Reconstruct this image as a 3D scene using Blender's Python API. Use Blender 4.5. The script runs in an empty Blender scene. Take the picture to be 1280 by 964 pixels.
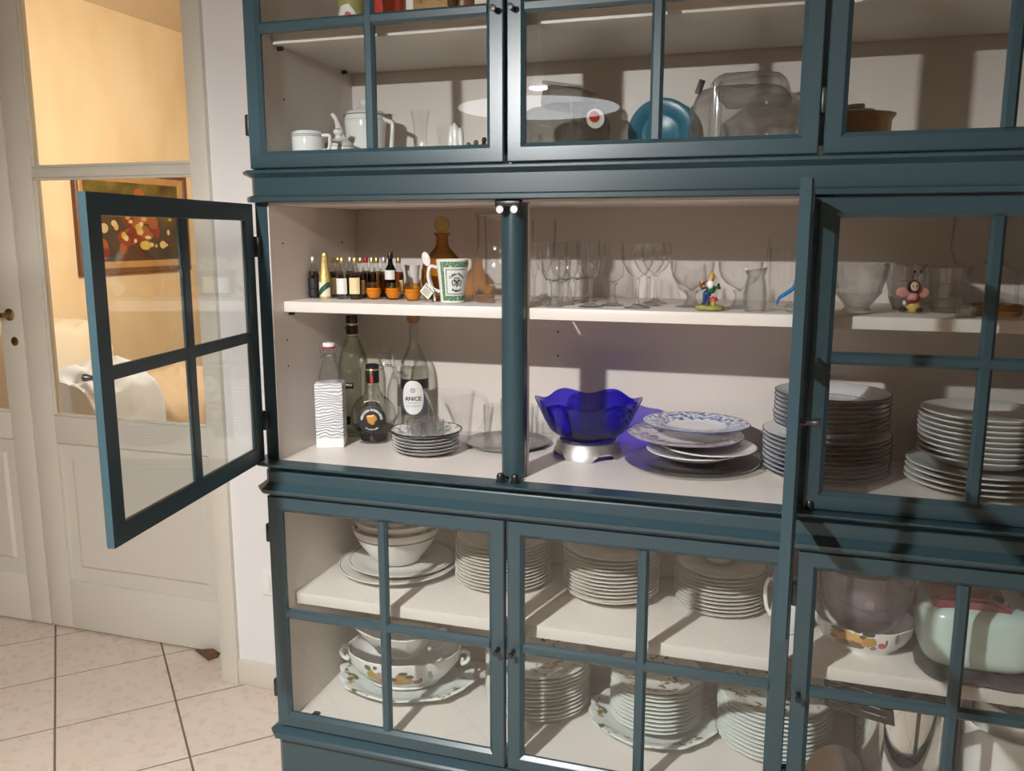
import bpy, bmesh, math, random
from math import pi, sin, cos, radians, sqrt
from mathutils import Vector, Matrix
random.seed(7)
S = bpy.context.scene
COL = S.collection

# ------------------------------------------------------------------ camera
CAM = Vector((1.0831, -1.6237, 1.4186)); YAW = radians(17.608); PITCH = radians(9.903); FPX = 1079.08
FWD = Vector((-sin(YAW)*cos(PITCH), cos(YAW)*cos(PITCH), -sin(PITCH)))
RGT = Vector((cos(YAW), sin(YAW), 0)); UPV = RGT.cross(FWD)
cd = bpy.data.cameras.new('camera'); cam = bpy.data.objects.new('camera', cd); COL.objects.link(cam)
cam.location = CAM; cam.rotation_euler = (pi/2-PITCH, 0, YAW)
cd.sensor_fit = 'HORIZONTAL'; cd.sensor_width = 36; cd.lens = 36*FPX/1280; cd.clip_start = 0.05; cd.clip_end = 60
S.camera = cam

# ------------------------------------------------------------------ world, light, exposure
w = bpy.data.worlds.new('night'); S.world = w; w.use_nodes = True
w.node_tree.nodes['Background'].inputs[0].default_value = (0.01, 0.012, 0.018, 1)
w.node_tree.nodes['Background'].inputs[1].default_value = 0.3
S.view_settings.view_transform = 'Standard'; S.view_settings.look = 'None'
S.view_settings.gamma = 1; S.view_settings.exposure = 0.12
LAMP = (0.165, -1.575, 1.950)
BULB = 14500        # radiance of the pendant's downward LED face, the room's main light
DISC = 9            # its opal disc shade glows
def lamp(name, kind, loc, power, color, size=0.03):
    l = bpy.data.lights.new(name, kind); l.energy = power; l.color = color
    if kind == 'POINT': l.shadow_soft_size = size
    o = bpy.data.objects.new(name, l); o.location = loc; COL.objects.link(o); return o
# ceiling lamps: a weak unseen fill added behind the camera and the sitting room's warm one
lamp('kitchen_fill_light', 'POINT', (1.3, -2.7, 2.6), 4, (1.0, 0.86, 0.70), 0.16)
lamp('sitting_room_light', 'POINT', (-1.50, 2.45, 1.86), 84, (1.0, 0.84, 0.64), 0.15)
S.cycles.transparent_max_bounces = 40; S.cycles.max_bounces = 14; S.cycles.glossy_bounces = 6
S.cycles.transmission_bounces = 10; S.cycles.diffuse_bounces = 5
S.cycles.use_denoising = True; S.cycles.sample_clamp_indirect = 4.0

# ------------------------------------------------------------------ measuring helpers (photo pixels -> places on real surfaces)
def ray(u, v): return FWD*FPX + RGT*(u-640) - UPV*(v-482)
def at_z(u, v, z):
    d = ray(u, v); return CAM + d*((z-CAM.z)/d.z)
def at_y(u, v, y):
    d = ray(u, v); return CAM + d*((y-CAM.y)/d.y)
def px(p): return (Vector(p)-CAM).dot(FWD)/FPX                     # metres per pixel there
def u_of(p):
    d = Vector(p)-CAM; return 640 + FPX*d.dot(RGT)/d.dot(FWD)
def x_at(u, y, z):                                                  # x of the point at depth y, height z seen in column u
    k = (u-640)/FPX; d = Vector((0, y, z))-CAM; d.x = 0
    A = RGT - FWD*k
    return CAM.x - (d.y*A.y + d.z*A.z)/A.x
def z_at(x, y, v):                                                  # height seen in row v above the point x, y
    k = (482-v)/FPX; A = UPV - FWD*k; d = Vector((x, y, 0))-CAM
    return CAM.z - (d.x*A.x + d.y*A.y)/A.z
def stand(u, v, z, wpx, lift=0.0, rmax=1.0):                        # centre of a round base whose near edge shows at u, v ; radius
    p = at_z(u, v, z); r = wpx/2*px(p)
    for _ in range(3):
        p = at_z(u, v, z+lift*r)
        h = Vector((p.x-CAM.x, p.y-CAM.y, 0)).normalized()
        c = p + h*r; r = wpx/2*px(c)
    if c.y + r*rmax > 0.413:                                        # keep clear of the back panel
        c.y = 0.413-r*rmax; c.x = x_at(u, c.y, z); r = wpx/2*px(c)
    return Vector((c.x, c.y, z)), r

# ------------------------------------------------------------------ materials
MATS = {}
def new_mat(name):
    m = bpy.data.materials.new(name); m.use_nodes = True; nt = m.node_tree; nt.nodes.clear()
    out = nt.nodes.new('ShaderNodeOutputMaterial'); MATS[name] = m
    return m, nt, out
def N(nt, t, **kw):
    n = nt.nodes.new(t)
    for k, v in kw.items(): setattr(n, k, v)
    return n
def L(nt, a, b): nt.links.new(a, b)
def mth(nt, op, a, b=None, clamp=False):
    n = nt.nodes.new('ShaderNodeMath'); n.operation = op; n.use_clamp = clamp
    for i, x in enumerate((a, b)):
        if x is None: continue
        if isinstance(x, (int, float)): n.inputs[i].default_value = x
        else: nt.links.new(x, n.inputs[i])
    return n.outputs[0]
def rgb(c): return (c[0], c[1], c[2], 1)
def mixc(nt, fac, a, b):
    n = nt.nodes.new('ShaderNodeMix'); n.data_type = 'RGBA'
    if isinstance(fac, (int, float)): n.inputs[0].default_value = fac
    else: nt.links.new(fac, n.inputs[0])
    for i, x in ((6, a), (7, b)):
        if isinstance(x, tuple): n.inputs[i].default_value = rgb(x)
        else: nt.links.new(x, n.inputs[i])
    return n.outputs[2]
def ramp(nt, fac, stops, interp='LINEAR'):
    n = nt.nodes.new('ShaderNodeValToRGB'); n.color_ramp.interpolation = interp
    e = n.color_ramp.elements
    while len(e) < len(stops): e.new(0.5)
    for i, (p, c) in enumerate(stops):
        e[i].position = p; e[i].color = rgb(c) if isinstance(c, tuple) else (c, c, c, 1)
    nt.links.new(fac, n.inputs[0]); return n.outputs[0]
def objco(nt):
    return nt.nodes.new('ShaderNodeTexCoord').outputs['Object']
def noise(nt, scale, detail=3, co=None):
    n = nt.nodes.new('ShaderNodeTexNoise'); n.inputs['Scale'].default_value = scale; n.inputs['Detail'].default_value = detail
    nt.links.new(co if co is not None else objco(nt), n.inputs['Vector']); return n.outputs['Fac']
def principled(nt, out, color, rough=0.5, metal=0.0, bump=None, bstr=0.2, bdist=0.002, coat=0.0, spec=0.5):
    p = nt.nodes.new('ShaderNodeBsdfPrincipled')
    if isinstance(color, tuple): p.inputs['Base Color'].default_value = rgb(color)
    else: nt.links.new(color, p.inputs['Base Color'])
    if isinstance(rough, (int, float)): p.inputs['Roughness'].default_value = rough
    else: nt.links.new(rough, p.inputs['Roughness'])
    p.inputs['Metallic'].default_value = metal; p.inputs['Coat Weight'].default_value = coat
    p.inputs['Specular IOR Level'].default_value = spec
    if bump is not None:
        b = nt.nodes.new('ShaderNodeBump'); b.inputs['Strength'].default_value = bstr; b.inputs['Distance'].default_value = bdist
        nt.links.new(bump, b.inputs['Height']); nt.links.new(b.outputs[0], p.inputs['Normal'])
    if out is not None: nt.links.new(p.outputs[0], out.inputs[0])
    return p
def solid(name, color, rough=0.5, metal=0.0, var=0.0, scale=8, bump=0.0, bscale=60, coat=0.0, spec=0.5):
    m, nt, out = new_mat(name)
    c = color
    if var: c = mixc(nt, noise(nt, scale), tuple(x*(1-var) for x in color), tuple(min(1, x*(1+var)) for x in color))
    principled(nt, out, c, rough, metal, noise(nt, bscale, 2) if bump else None, bump, coat=coat, spec=spec)
    return m
def glass(name, tint=(0.97, 0.98, 0.98), edge=(0.55, 0.58, 0.58), ep=2.5, f0=0.04, rough=0.0, refr=0.0, milk=0.0, milkc=(.8,.8,.8)):
    """clear glass wall: light goes straight through, tinted more where it is seen edge on, and mirrors by Fresnel"""
    m, nt, out = new_mat(name)
    lw = nt.nodes.new('ShaderNodeLayerWeight'); lw.inputs[0].default_value = 0.5
    f = lw.outputs['Facing']
    tr = nt.nodes.new('ShaderNodeBsdfTransparent')
    L(nt, mixc(nt, mth(nt, 'POWER', f, ep), tint, edge), tr.inputs[0])
    body = tr.outputs[0]
    if refr:
        g = nt.nodes.new('ShaderNodeBsdfRefraction'); g.inputs['IOR'].default_value = 1.45; g.inputs['Roughness'].default_value = 0
        g.inputs[0].default_value = rgb(tint)
        mx = nt.nodes.new('ShaderNodeMixShader'); mx.inputs[0].default_value = refr
        L(nt, body, mx.inputs[1]); L(nt, g.outputs[0], mx.inputs[2]); body = mx.outputs[0]
    if milk:
        d = nt.nodes.new('ShaderNodeBsdfDiffuse'); d.inputs[0].default_value = rgb(milkc)
        t2 = nt.nodes.new('ShaderNodeBsdfTranslucent'); t2.inputs[0].default_value = rgb(milkc)
        a = nt.nodes.new('ShaderNodeMixShader'); L(nt, d.outputs[0], a.inputs[1]); L(nt, t2.outputs[0], a.inputs[2])
        mx = nt.nodes.new('ShaderNodeMixShader'); mx.inputs[0].default_value = milk
        L(nt, body, mx.inputs[1]); L(nt, a.outputs[0], mx.inputs[2]); body = mx.outputs[0]
    gl = nt.nodes.new('ShaderNodeBsdfGlossy'); gl.inputs['Roughness'].default_value = rough
    fac = mth(nt, 'ADD', mth(nt, 'MULTIPLY', mth(nt, 'POWER', f, 5.0), 1-f0), f0)
    mx = nt.nodes.new('ShaderNodeMixShader'); L(nt, fac, mx.inputs[0]); L(nt, body, mx.inputs[1]); L(nt, gl.outputs[0], mx.inputs[2])
    L(nt, mx.outputs[0], out.inputs[0]); return m
def blob_mat(name, base, blobs, axes=('X', 'Z'), rough=0.3, wob=0.25, nscale=60, front=None, extra=None):
    """flat print: blobs (a, b, ra, rb, colour) on the base colour, in object space along two axes"""
    m, nt, out = new_mat(name); co = objco(nt)
    sp = nt.nodes.new('ShaderNodeSeparateXYZ'); L(nt, co, sp.inputs[0])
    a, b = sp.outputs[axes[0]], sp.outputs[axes[1]]
    wn = mth(nt, 'MULTIPLY', mth(nt, 'SUBTRACT', noise(nt, nscale, 3, co), 0.5), wob*4)
    c = base
    if callable(base): c = base(nt, co, sp)
    for (pa, pb, ra, rb, bc) in blobs:
        da = mth(nt, 'DIVIDE', mth(nt, 'SUBTRACT', a, pa), ra); db = mth(nt, 'DIVIDE', mth(nt, 'SUBTRACT', b, pb), rb)
        d2 = mth(nt, 'ADD', mth(nt, 'MULTIPLY', da, da), mth(nt, 'MULTIPLY', db, db))
        k = mth(nt, 'LESS_THAN', mth(nt, 'ADD', d2, wn), 1.0)
        if front: k = mth(nt, 'MULTIPLY', k, mth(nt, 'LESS_THAN', sp.outputs['Y'], 0.0))
        c = mixc(nt, k, c, bc)
    principled(nt, out, c, rough); return m
def rim_mat(name, base, rimc, r0=0.955, rough=0.18, ring=None, pattern=None):
    """glazed plate of unit radius: coloured rim line, optional inner ring, optional printed border"""
    m, nt, out = new_mat(name); co = objco(nt)
    sp = nt.nodes.new('ShaderNodeSeparateXYZ'); L(nt, co, sp.inputs[0])
    r = mth(nt, 'SQRT', mth(nt, 'ADD', mth(nt, 'MULTIPLY', sp.outputs[0], sp.outputs[0]), mth(nt, 'MULTIPLY', sp.outputs[1], sp.outputs[1])))
    c = base
    if pattern:
        inner, outer, cols, sc, lo = pattern
        k = mth(nt, 'MULTIPLY', mth(nt, 'GREATER_THAN', mth(nt, 'ADD', r, mth(nt, 'MULTIPLY', mth(nt, 'SUBTRACT', noise(nt, 9, 2, co), .5), .25)), inner), mth(nt, 'LESS_THAN', r, outer))
        n1 = noise(nt, sc, 4, co)
        pc = ramp(nt, n1, [(lo, base)] + [(min(.99, lo+.06+i*.09), x) for i, x in enumerate(cols)], 'LINEAR')
        c = mixc(nt, k, c, pc)
    if ring:
        for (ra, rb, rc) in ring:
            k = mth(nt, 'MULTIPLY', mth(nt, 'GREATER_THAN', r, ra), mth(nt, 'LESS_THAN', r, rb)); c = mixc(nt, k, c, rc)
    if rimc: c = mixc(nt, mth(nt, 'GREATER_THAN', r, r0), c, rimc)
    principled(nt, out, c, rough); return m

M = {}
M['green'] = solid('green_lacquer', (0.030, 0.061, 0.076), 0.33, var=0.06, scale=5, bump=0.05, bscale=220)
M['cream'] = solid('cream_laminate', (0.70, 0.635, 0.585), 0.42, var=0.015, scale=3)
M['shelf'] = solid('cream_shelf', (0.75, 0.70, 0.655), 0.38, var=0.015, scale=3)
M['black'] = solid('black_plastic', (0.012, 0.012, 0.013), 0.35)
M['dark'] = solid('dark_rubber', (0.01, 0.01, 0.01), 0.7)
M['wall'] = solid('white_wall_paint', (0.80, 0.79, 0.79), 0.8, var=0.015, scale=2, bump=0.08, bscale=180)
M['trim'] = solid('ivory_paint', (0.68, 0.65, 0.57), 0.42, var=0.03, scale=4)
M['ceil'] = solid('ceiling_paint', (0.46, 0.40, 0.32), 0.85, var=0.01)
M['wall_tan'] = solid('tan_wall_paint', (0.25, 0.165, 0.10), 0.8, var=0.04, scale=2)
M['brass'] = solid('antique_brass', (0.30, 0.19, 0.07), 0.32, 1.0, var=0.2, scale=40)
M['steel'] = solid('brushed_steel', (0.62, 0.61, 0.60), 0.22, 1.0)
M['mirror_steel'] = solid('polished_steel', (0.70, 0.68, 0.66), 0.06, 1.0)
M['silver'] = solid('satin_silver', (0.66, 0.64, 0.63), 0.42, 1.0)
M['wire'] = solid('wire_steel', (0.55, 0.55, 0.55), 0.25, 1.0)
M['porcelain'] = solid('white_porcelain', (0.80, 0.80, 0.78), 0.12)
M['white'] = solid('white_card', (0.85, 0.84, 0.82), 0.6)
M['pane'] = glass('window_glass', (0.975, 0.985, 0.98), (0.75, 0.80, 0.78), 4, 0.055)
M['clear'] = glass('clear_glass', (0.992, 0.995, 0.995), (0.60, 0.63, 0.63), 4.5, 0.045, rough=0.035)
M['clear_soft'] = glass('thin_clear_glass', (0.996, 0.997, 0.997), (0.66, 0.68, 0.68), 5.5, 0.04, rough=0.035)
M['crystal'] = glass('cut_crystal', (0.992, 0.995, 0.995), (0.52, 0.55, 0.55), 3.2, 0.085, rough=0.045, refr=0.18)
M['amber'] = glass('amber_glass', (0.985, 0.86, 0.50), (0.70, 0.42, 0.08), 2.5, 0.05, rough=0.03)
M['amber_deep'] = glass('deep_amber_glass', (0.91, 0.72, 0.38), (0.36, 0.17, 0.04), 2.0, 0.05, rough=0.03)
M['blue'] = glass('cobalt_glass', (0.30, 0.26, 0.93), (0.05, 0.035, 0.42), 1.8, 0.06)
M['bottle_clear'] = glass('bottle_glass', (0.975, 0.985, 0.975), (0.45, 0.50, 0.46), 3.0, 0.06)
M['bottle_greenish'] = glass('pale_green_glass', (0.945, 0.96, 0.92), (0.36, 0.42, 0.33), 2.6, 0.06)
M['bottle_dark'] = glass('dark_green_glass', (0.03, 0.10, 0.04), (0.005, 0.012, 0.006), 2, 0.06)
M['brandy'] = glass('brandy', (0.24, 0.065, 0.025), (0.05, 0.012, 0.006), 1.5, 0.03)
M['liquor_dark'] = glass('dark_liqueur', (0.22, 0.06, 0.025), (0.03, 0.008, 0.004), 1.5, 0.03)
M['liquor_amber'] = glass('amber_liqueur', (0.66, 0.29, 0.09), (0.2, 0.06, 0.012), 1.5, 0.03)
M['anice'] = glass('anise_liqueur', (0.93, 0.92, 0.89), (0.7, 0.68, 0.65), 2, 0.02)
M['film'] = glass('clear_plastic_film', (0.86, 0.86, 0.86), (0.42, 0.43, 0.43), 2, 0.08, rough=0.06, milk=0.14, milkc=(.62,.62,.60))
M['lilac'] = glass('lilac_plastic', (0.80, 0.76, 0.80), (0.45, 0.42, 0.47), 2, 0.06, rough=0.08, milk=0.22, milkc=(.66,.60,.66))
M['opal'] = glass('opal_glass', (0.93, 0.93, 0.93), (0.6, 0.6, 0.6), 3, 0.05, milk=0.30, milkc=(.9,.92,.95))
M['smoke_plate'] = glass('smoked_glass', (0.93, 0.93, 0.92), (0.42, 0.43, 0.43), 2, 0.06)
M['gel_wax'] = solid('amber_gel_wax', (0.80, 0.47, 0.07), 0.25, coat=0.4)
M['gold_cap'] = solid('gold_cap', (0.75, 0.58, 0.24), 0.3, 0.9)
M['gold_foil'] = solid('gold_foil', (0.66, 0.48, 0.16), 0.42, 0.55, var=0.25, scale=60, bump=0.5, bscale=120)
M['silver_cap'] = solid('silver_cap', (0.75, 0.74, 0.70), 0.3, 0.9)
M['red_cap'] = solid('red_cap', (0.35, 0.02, 0.03), 0.4)
M['red'] = solid('red_enamel', (0.55, 0.05, 0.03), 0.3)
M['red_plastic'] = solid('raspberry_plastic', (0.24, 0.045, 0.06), 0.3)
M['mint'] = solid('mint_plastic', (0.52, 0.68, 0.64), 0.25)
M['teal'] = solid('teal_plastic', (0.012, 0.15, 0.23), 0.3)
M['label_cream'] = solid('cream_label', (0.80, 0.68, 0.36), 0.6, var=0.12, scale=160)
M['label_white'] = solid('white_label', (0.80, 0.79, 0.76), 0.6, var=0.06, scale=140)
M['label_black'] = solid('black_label', (0.015, 0.014, 0.014), 0.5)
M['label_grey'] = solid('grey_label', (0.10, 0.11, 0.12), 0.5)
M['ink_white'] = solid('white_ink', (0.85, 0.85, 0.83), 0.6)
M['ink_black'] = solid('black_ink', (0.012, 0.012, 0.014), 0.6)
M['ink_green'] = solid('green_ink', (0.006, 0.045, 0.02), 0.5)
M['ink_gold'] = solid('gold_ink', (0.60, 0.30, 0.07), 0.45, 0.3, var=0.4, scale=500)
M['cork'] = solid('cork', (0.38, 0.17, 0.06), 0.7, var=0.3, scale=120)
M['terracotta'] = solid('terracotta_glaze', (0.22, 0.07, 0.03), 0.35)
M['wood'] = solid('light_wood', (0.45, 0.26, 0.11), 0.5, var=0.25, scale=14)
M['bronze'] = solid('aged_copper', (0.42, 0.25, 0.13), 0.35, 0.85, var=0.15, scale=30)
M['pewter'] = solid('pewter', (0.36, 0.35, 0.34), 0.3, 1.0, var=0.1, scale=20)
M['bag_dark'] = solid('dark_grey_cloth', (0.05, 0.05, 0.05), 0.8, var=0.4, scale=30, bump=0.5, bscale=60)
M['frame_wood'] = solid('gilt_frame', (0.55, 0.33, 0.14), 0.4, 0.15, var=0.2, scale=20)
M['frame_dark'] = solid('brown_frame', (0.16, 0.07, 0.035), 0.4, var=0.2, scale=20)
M['sheet_white'] = solid('white_cotton', (0.76, 0.84, 0.97), 0.9, bump=0.3, bscale=40)
M['sheet_beige'] = solid('beige_cotton', (0.70, 0.53, 0.35), 0.9, var=0.06, scale=6, bump=0.3, bscale=40)
M['sheet_cream'] = solid('cream_cotton', (0.82, 0.74, 0.62), 0.9, bump=0.3, bscale=40)
M['upholstery'] = solid('brown_upholstery', (0.33, 0.20, 0.13), 0.9, var=0.15, scale=20)
M['leaf'] = solid('dry_brown_wood', (0.15, 0.07, 0.03), 0.6, var=0.4, scale=90)
M['bulb'] = new_mat('lit_bulb')[0]
_nt = M['bulb'].node_tree; _e = N(_nt, 'ShaderNodeEmission'); _e.inputs[0].default_value = (1, .985, .965, 1); _e.inputs[1].default_value = BULB
L(_nt, _e.outputs[0], _nt.nodes['Material Output'].inputs[0])
# plastered sitting-room wall, ragged apricot paint
m, nt, out = new_mat('apricot_wall'); co = objco(nt)
mp = N(nt, 'ShaderNodeMapping'); mp.inputs['Scale'].default_value = (1, 1.3, 0.6); L(nt, co, mp.inputs[0])
n1 = noise(nt, 2.6, 5, mp.outputs[0])
principled(nt, out, ramp(nt, n1, [(0.30, (0.78, 0.62, 0.40)), (0.5, (0.86, 0.71, 0.49)), (0.72, (0.90, 0.77, 0.57))]), 0.75, bump=noise(nt, 30, 4, co), bstr=0.1)
M['apricot'] = m
# floor tile
m, nt, out = new_mat('beige_tile'); co = objco(nt)
oi = N(nt, 'ShaderNodeObjectInfo'); vadd = N(nt, 'ShaderNodeVectorMath'); vadd.operation = 'ADD'
L(nt, co, vadd.inputs[0])
sc_ = N(nt, 'ShaderNodeVectorMath'); sc_.operation = 'SCALE'; L(nt, oi.outputs['Location'], sc_.inputs[0]); sc_.inputs['Scale'].default_value = 3.1
L(nt, sc_.outputs[0], vadd.inputs[1])
n1 = noise(nt, 7, 6, vadd.outputs[0]); n2 = noise(nt, 28, 5, vadd.outputs[0])
c1 = ramp(nt, n1, [(0.30, (0.67, 0.565, 0.475)), (0.52, (0.695, 0.595, 0.505)), (0.75, (0.72, 0.63, 0.545))])
c1 = mixc(nt, ramp(nt, n2, [(0.5, 0.0), (0.8, 0.05)]), c1, (0.50, 0.45, 0.40))
principled(nt, out, c1, ramp(nt, n2, [(0.3, 0.24), (0.7, 0.34)]), bump=n2, bstr=0.03)
M['tile'] = m
M['grout'] = solid('brown_grout', (0.17, 0.125, 0.095), 0.9, var=0.2, scale=50)

# ------------------------------------------------------------------ mesh helpers
def finish(name, bm, mat, parent=None, smooth=True, loc=None, rot=None, scale=None, angle=40):
    me = bpy.data.meshes.new(name)
    bmesh.ops.recalc_face_normals(bm, faces=bm.faces[:])
    bm.to_mesh(me); bm.free()
    for mm in (mat if isinstance(mat, (list, tuple)) else [mat]): me.materials.append(mm)
    if smooth:
        for p in me.polygons: p.use_smooth = True
        try: me.set_sharp_from_angle(angle=radians(angle))
        except Exception: pass
    return link(name, me, parent, loc, rot, scale)
def link(name, me, parent=None, loc=None, rot=None, scale=None):
    o = bpy.data.objects.new(name, me); COL.objects.link(o)
    if parent is not None: o.parent = parent
    if loc is not None: o.location = loc
    if rot is not None: o.rotation_euler = rot
    if scale is not None: o.scale = (scale,)*3 if isinstance(scale, (int, float)) else scale
    return o
def tag(o, label, cat, group=None, kind=None):
    if label: o['label'] = label
    if cat: o['category'] = cat
    if group: o['group'] = group
    if kind: o['kind'] = kind
    return o
def struct(o, label=None): 
    o['kind'] = 'structure'
    if label: o['label'] = label
    return o
def thing(name, label, cat, loc=(0, 0, 0), rotz=0, group=None):
    o = bpy.data.objects.new(name, None); o.empty_display_size = 0.02; COL.objects.link(o)
    o.location = loc; o.rotation_euler = (0, 0, rotz)
    return tag(o, label, cat, group)
def box(bm, x0, x1, y0, y1, z0, z1, bev=0.0):
    r = bmesh.ops.create_cube(bm, size=1)
    for v in r['verts']:
        v.co = Vector(((x0+x1)/2 + v.co.x*(x1-x0), (y0+y1)/2 + v.co.y*(y1-y0), (z0+z1)/2 + v.co.z*(z1-z0)))
    if bev:
        es = list({e for v in r['verts'] for e in v.link_edges})
        bmesh.ops.bevel(bm, geom=es, offset=bev, segments=2, affect='EDGES', profile=0.5)
    return bm
def boxo(name, b, mat, parent=None, bev=0.0, **kw):
    return finish(name, box(bmesh.new(), *b, bev), mat, parent, smooth=bev > 0, **kw)
def lathe(bm, prof, seg=32, shape=None, closed=False):
    """prof: (r, z) outline; shape(theta, r, z) -> (x, y, z)"""
    rings = []
    for (r, z) in prof:
        if r <= 1e-7: rings.append([bm.verts.new((0, 0, z) if not shape else shape(0, 0, z))])
        else:
            rings.append([bm.verts.new(shape(2*pi*i/seg, r, z) if shape else (r*cos(2*pi*i/seg), r*sin(2*pi*i/seg), z)) for i in range(seg)])
    pairs = list(zip(rings, rings[1:]))
    if closed: pairs.append((rings[-1], rings[0]))
    for A, B in pairs:
        for i in range(seg):
            j = (i+1) % seg
            if len(A) == 1 and len(B) == 1: break
            if len(A) == 1: bm.faces.new((A[0], B[i], B[j]))
            elif len(B) == 1: bm.faces.new((A[i], A[j], B[0]))
            else: bm.faces.new((A[i], A[j], B[j], B[i]))
    return bm
def latheo(name, prof, mat, parent=None, seg=32, shape=None, closed=False, **kw):
    return finish(name, lathe(bmesh.new(), prof, seg, shape, closed), mat, parent, **kw)
def hollow(outer, t, tb=None):
    """closed cup outline from an outer one that starts on the axis at the bottom and ends at the rim"""
    tb = tb if tb is not None else t
    inner = []
    zb = outer[0][1]+tb
    for (r, z) in reversed(outer):
        if r-t <= 0 or z < zb: continue
        inner.append((r-t, z))
    top = outer[-1]
    rim = [(top[0]-t*.5, top[1]+t*.35)]
    return outer + rim + inner + [(max((inner[-1][0] if inner else .001)*.9, .0005), zb), (0, zb)]
def tube(bm, pts, rad, seg=8, cap=True):
    pts = [Vector(p) for p in pts]; n = len(pts)
    rr = rad if isinstance(rad, (list, tuple)) else [rad]*n
    rings = []; prev = None
    for i, p in enumerate(pts):
        t = (pts[min(i+1, n-1)]-pts[max(i-1, 0)]).normalized()
        if prev is None:
            a = Vector((0, 0, 1)) if abs(t.z) < .9 else Vector((1, 0, 0)); nrm = t.cross(a).normalized()
        else:
            nrm = prev - t*prev.dot(t); nrm.normalize()
        prev = nrm; b = t.cross(nrm)
        rings.append([bm.verts.new(p + (nrm*cos(2*pi*k/seg)+b*sin(2*pi*k/seg))*rr[i]) for k in range(seg)])
    for A, B in zip(rings, rings[1:]):
        for k in range(seg): bm.faces.new((A[k], A[(k+1) % seg], B[(k+1) % seg], B[k]))
    if cap:
        bm.faces.new(rings[0][::-1]); bm.faces.new(rings[-1])
    return bm
def tubeo(name, pts, rad, mat, parent=None, seg=8, **kw):
    return finish(name, tube(bmesh.new(), pts, rad, seg), mat, parent, **kw)
def spline(pts, n=8):
    """Catmull-Rom through points"""
    P = [Vector(p) for p in pts]; P = [P[0]*2-P[1]] + P + [P[-1]*2-P[-2]]; out = []
    for i in range(1, len(P)-2):
        for k in range(n):
            t = k/n; a, b, c, d = P[i-1], P[i], P[i+1], P[i+2]
            out.append(.5*((2*b)+(c-a)*t+(2*a-5*b+4*c-d)*t*t+(3*b-a-3*c+d)*t**3))
    out.append(P[-2]); return out
def blob(bm, c, rad, e1=1.0, e2=1.0, nu=24, nv=12, wob=0.0, seed=0):
    """superellipsoid: e<1 boxy"""
    def pw(a, e): return math.copysign(abs(a)**e, a)
    c = Vector(c); rows = []
    for j in range(nv+1):
        ph = -pi/2+pi*j/nv; row = []
        for i in range(nu):
            th = 2*pi*i/nu
            p = Vector((rad[0]*pw(cos(ph), e1)*pw(cos(th), e2), rad[1]*pw(cos(ph), e1)*pw(sin(th), e2), rad[2]*pw(sin(ph), e1)))
            if wob:
                from mathutils import noise as mn
                p *= 1+wob*mn.noise(p*(2.2/max(rad))+Vector((seed*3.1, seed, 0)))
            row.append(p+c)
        rows.append(row)
    b = bm.verts.new(sum(rows[0], Vector())/nu); t = bm.verts.new(sum(rows[-1], Vector())/nu)
    R = [[bm.verts.new(p) for p in r] for r in rows[1:-1]]
    for i in range(nu):
        j = (i+1) % nu
        bm.faces.new((b, R[0][j], R[0][i])); bm.faces.new((R[-1][i], R[-1][j], t))
        for k in range(len(R)-1): bm.faces.new((R[k][i], R[k][j], R[k+1][j], R[k+1][i]))
    return bm
def blobo(name, c, rad, mat, parent=None, e1=1.0, e2=1.0, nu=24, nv=12, wob=0.0, seed=0, **kw):
    return finish(name, blob(bmesh.new(), c, rad, e1, e2, nu, nv, wob, seed), mat, parent, angle=60, **kw)
def poly_prism(bm, pts, y0, y1):
    """outline in x, z pulled from y0 to y1"""
    a = [bm.verts.new((x, y0, z)) for x, z in pts]; b = [bm.verts.new((x, y1, z)) for x, z in pts]
    bm.faces.new(a); bm.faces.new(b[::-1])
    for i in range(len(pts)):
        j = (i+1) % len(pts); bm.faces.new((a[i], b[i], b[j], a[j]))
    return bm
def letters(name, txt, size, mat, parent, fn=None, loc=(0, 0, 0), rot=(0, 0, 0), bold=0.0, thick=0.0, scale=None):
    """writing as a mesh; fn(x, y) -> (x, y, z) bends it on to what carries it"""
    c = bpy.data.curves.new(name, 'FONT'); c.body = txt; c.size = size; c.align_x = 'CENTER'; c.align_y = 'CENTER'
    c.offset = bold; c.resolution_u = 2; c.extrude = thick
    t = bpy.data.objects.new(name+'_tmp', c); COL.objects.link(t)
    dg = bpy.context.evaluated_depsgraph_get(); me = bpy.data.meshes.new_from_object(t.evaluated_get(dg))
    bpy.data.objects.remove(t); bpy.data.curves.remove(c)
    me.name = name; me.materials.clear(); me.materials.append(mat)
    if fn:
        for v in me.vertices: v.co = Vector(fn(v.co.x, v.co.y))
    o = link(name, me, parent, loc, rot, scale); return o
def arc_fn(R, a0, y=0.0, down=False):
    """bend a line of text round a circle in the x-z plane that faces -y"""
    def f(x, h):
        if down: a = a0 + x/R; r = R - h; return (r*sin(a), y, -r*cos(a))
        a = a0 + x/R; r = R + h; return (r*sin(a), y, r*cos(a))
    return f
def wrap_fn(R, z, a0=0.0):
    def f(x, h):
        a = a0 + x/R; return (R*sin(a), -R*cos(a), z+h)
    return f
def dup(root, loc, rotz=None, label=None, group=None, scale=None):
    r = root.copy(); COL.objects.link(r); r.location = loc
    if rotz is not None: r.rotation_euler = (0, 0, rotz)
    if scale is not None: r.scale = (scale,)*3
    if label: r['label'] = label
    if group: r['group'] = group
    for ch in list(root.children):
        c = ch.copy(); COL.objects.link(c); c.parent = r
        for g in ch.children:
            d = g.copy(); COL.objects.link(d); d.parent = c
    return r
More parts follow.
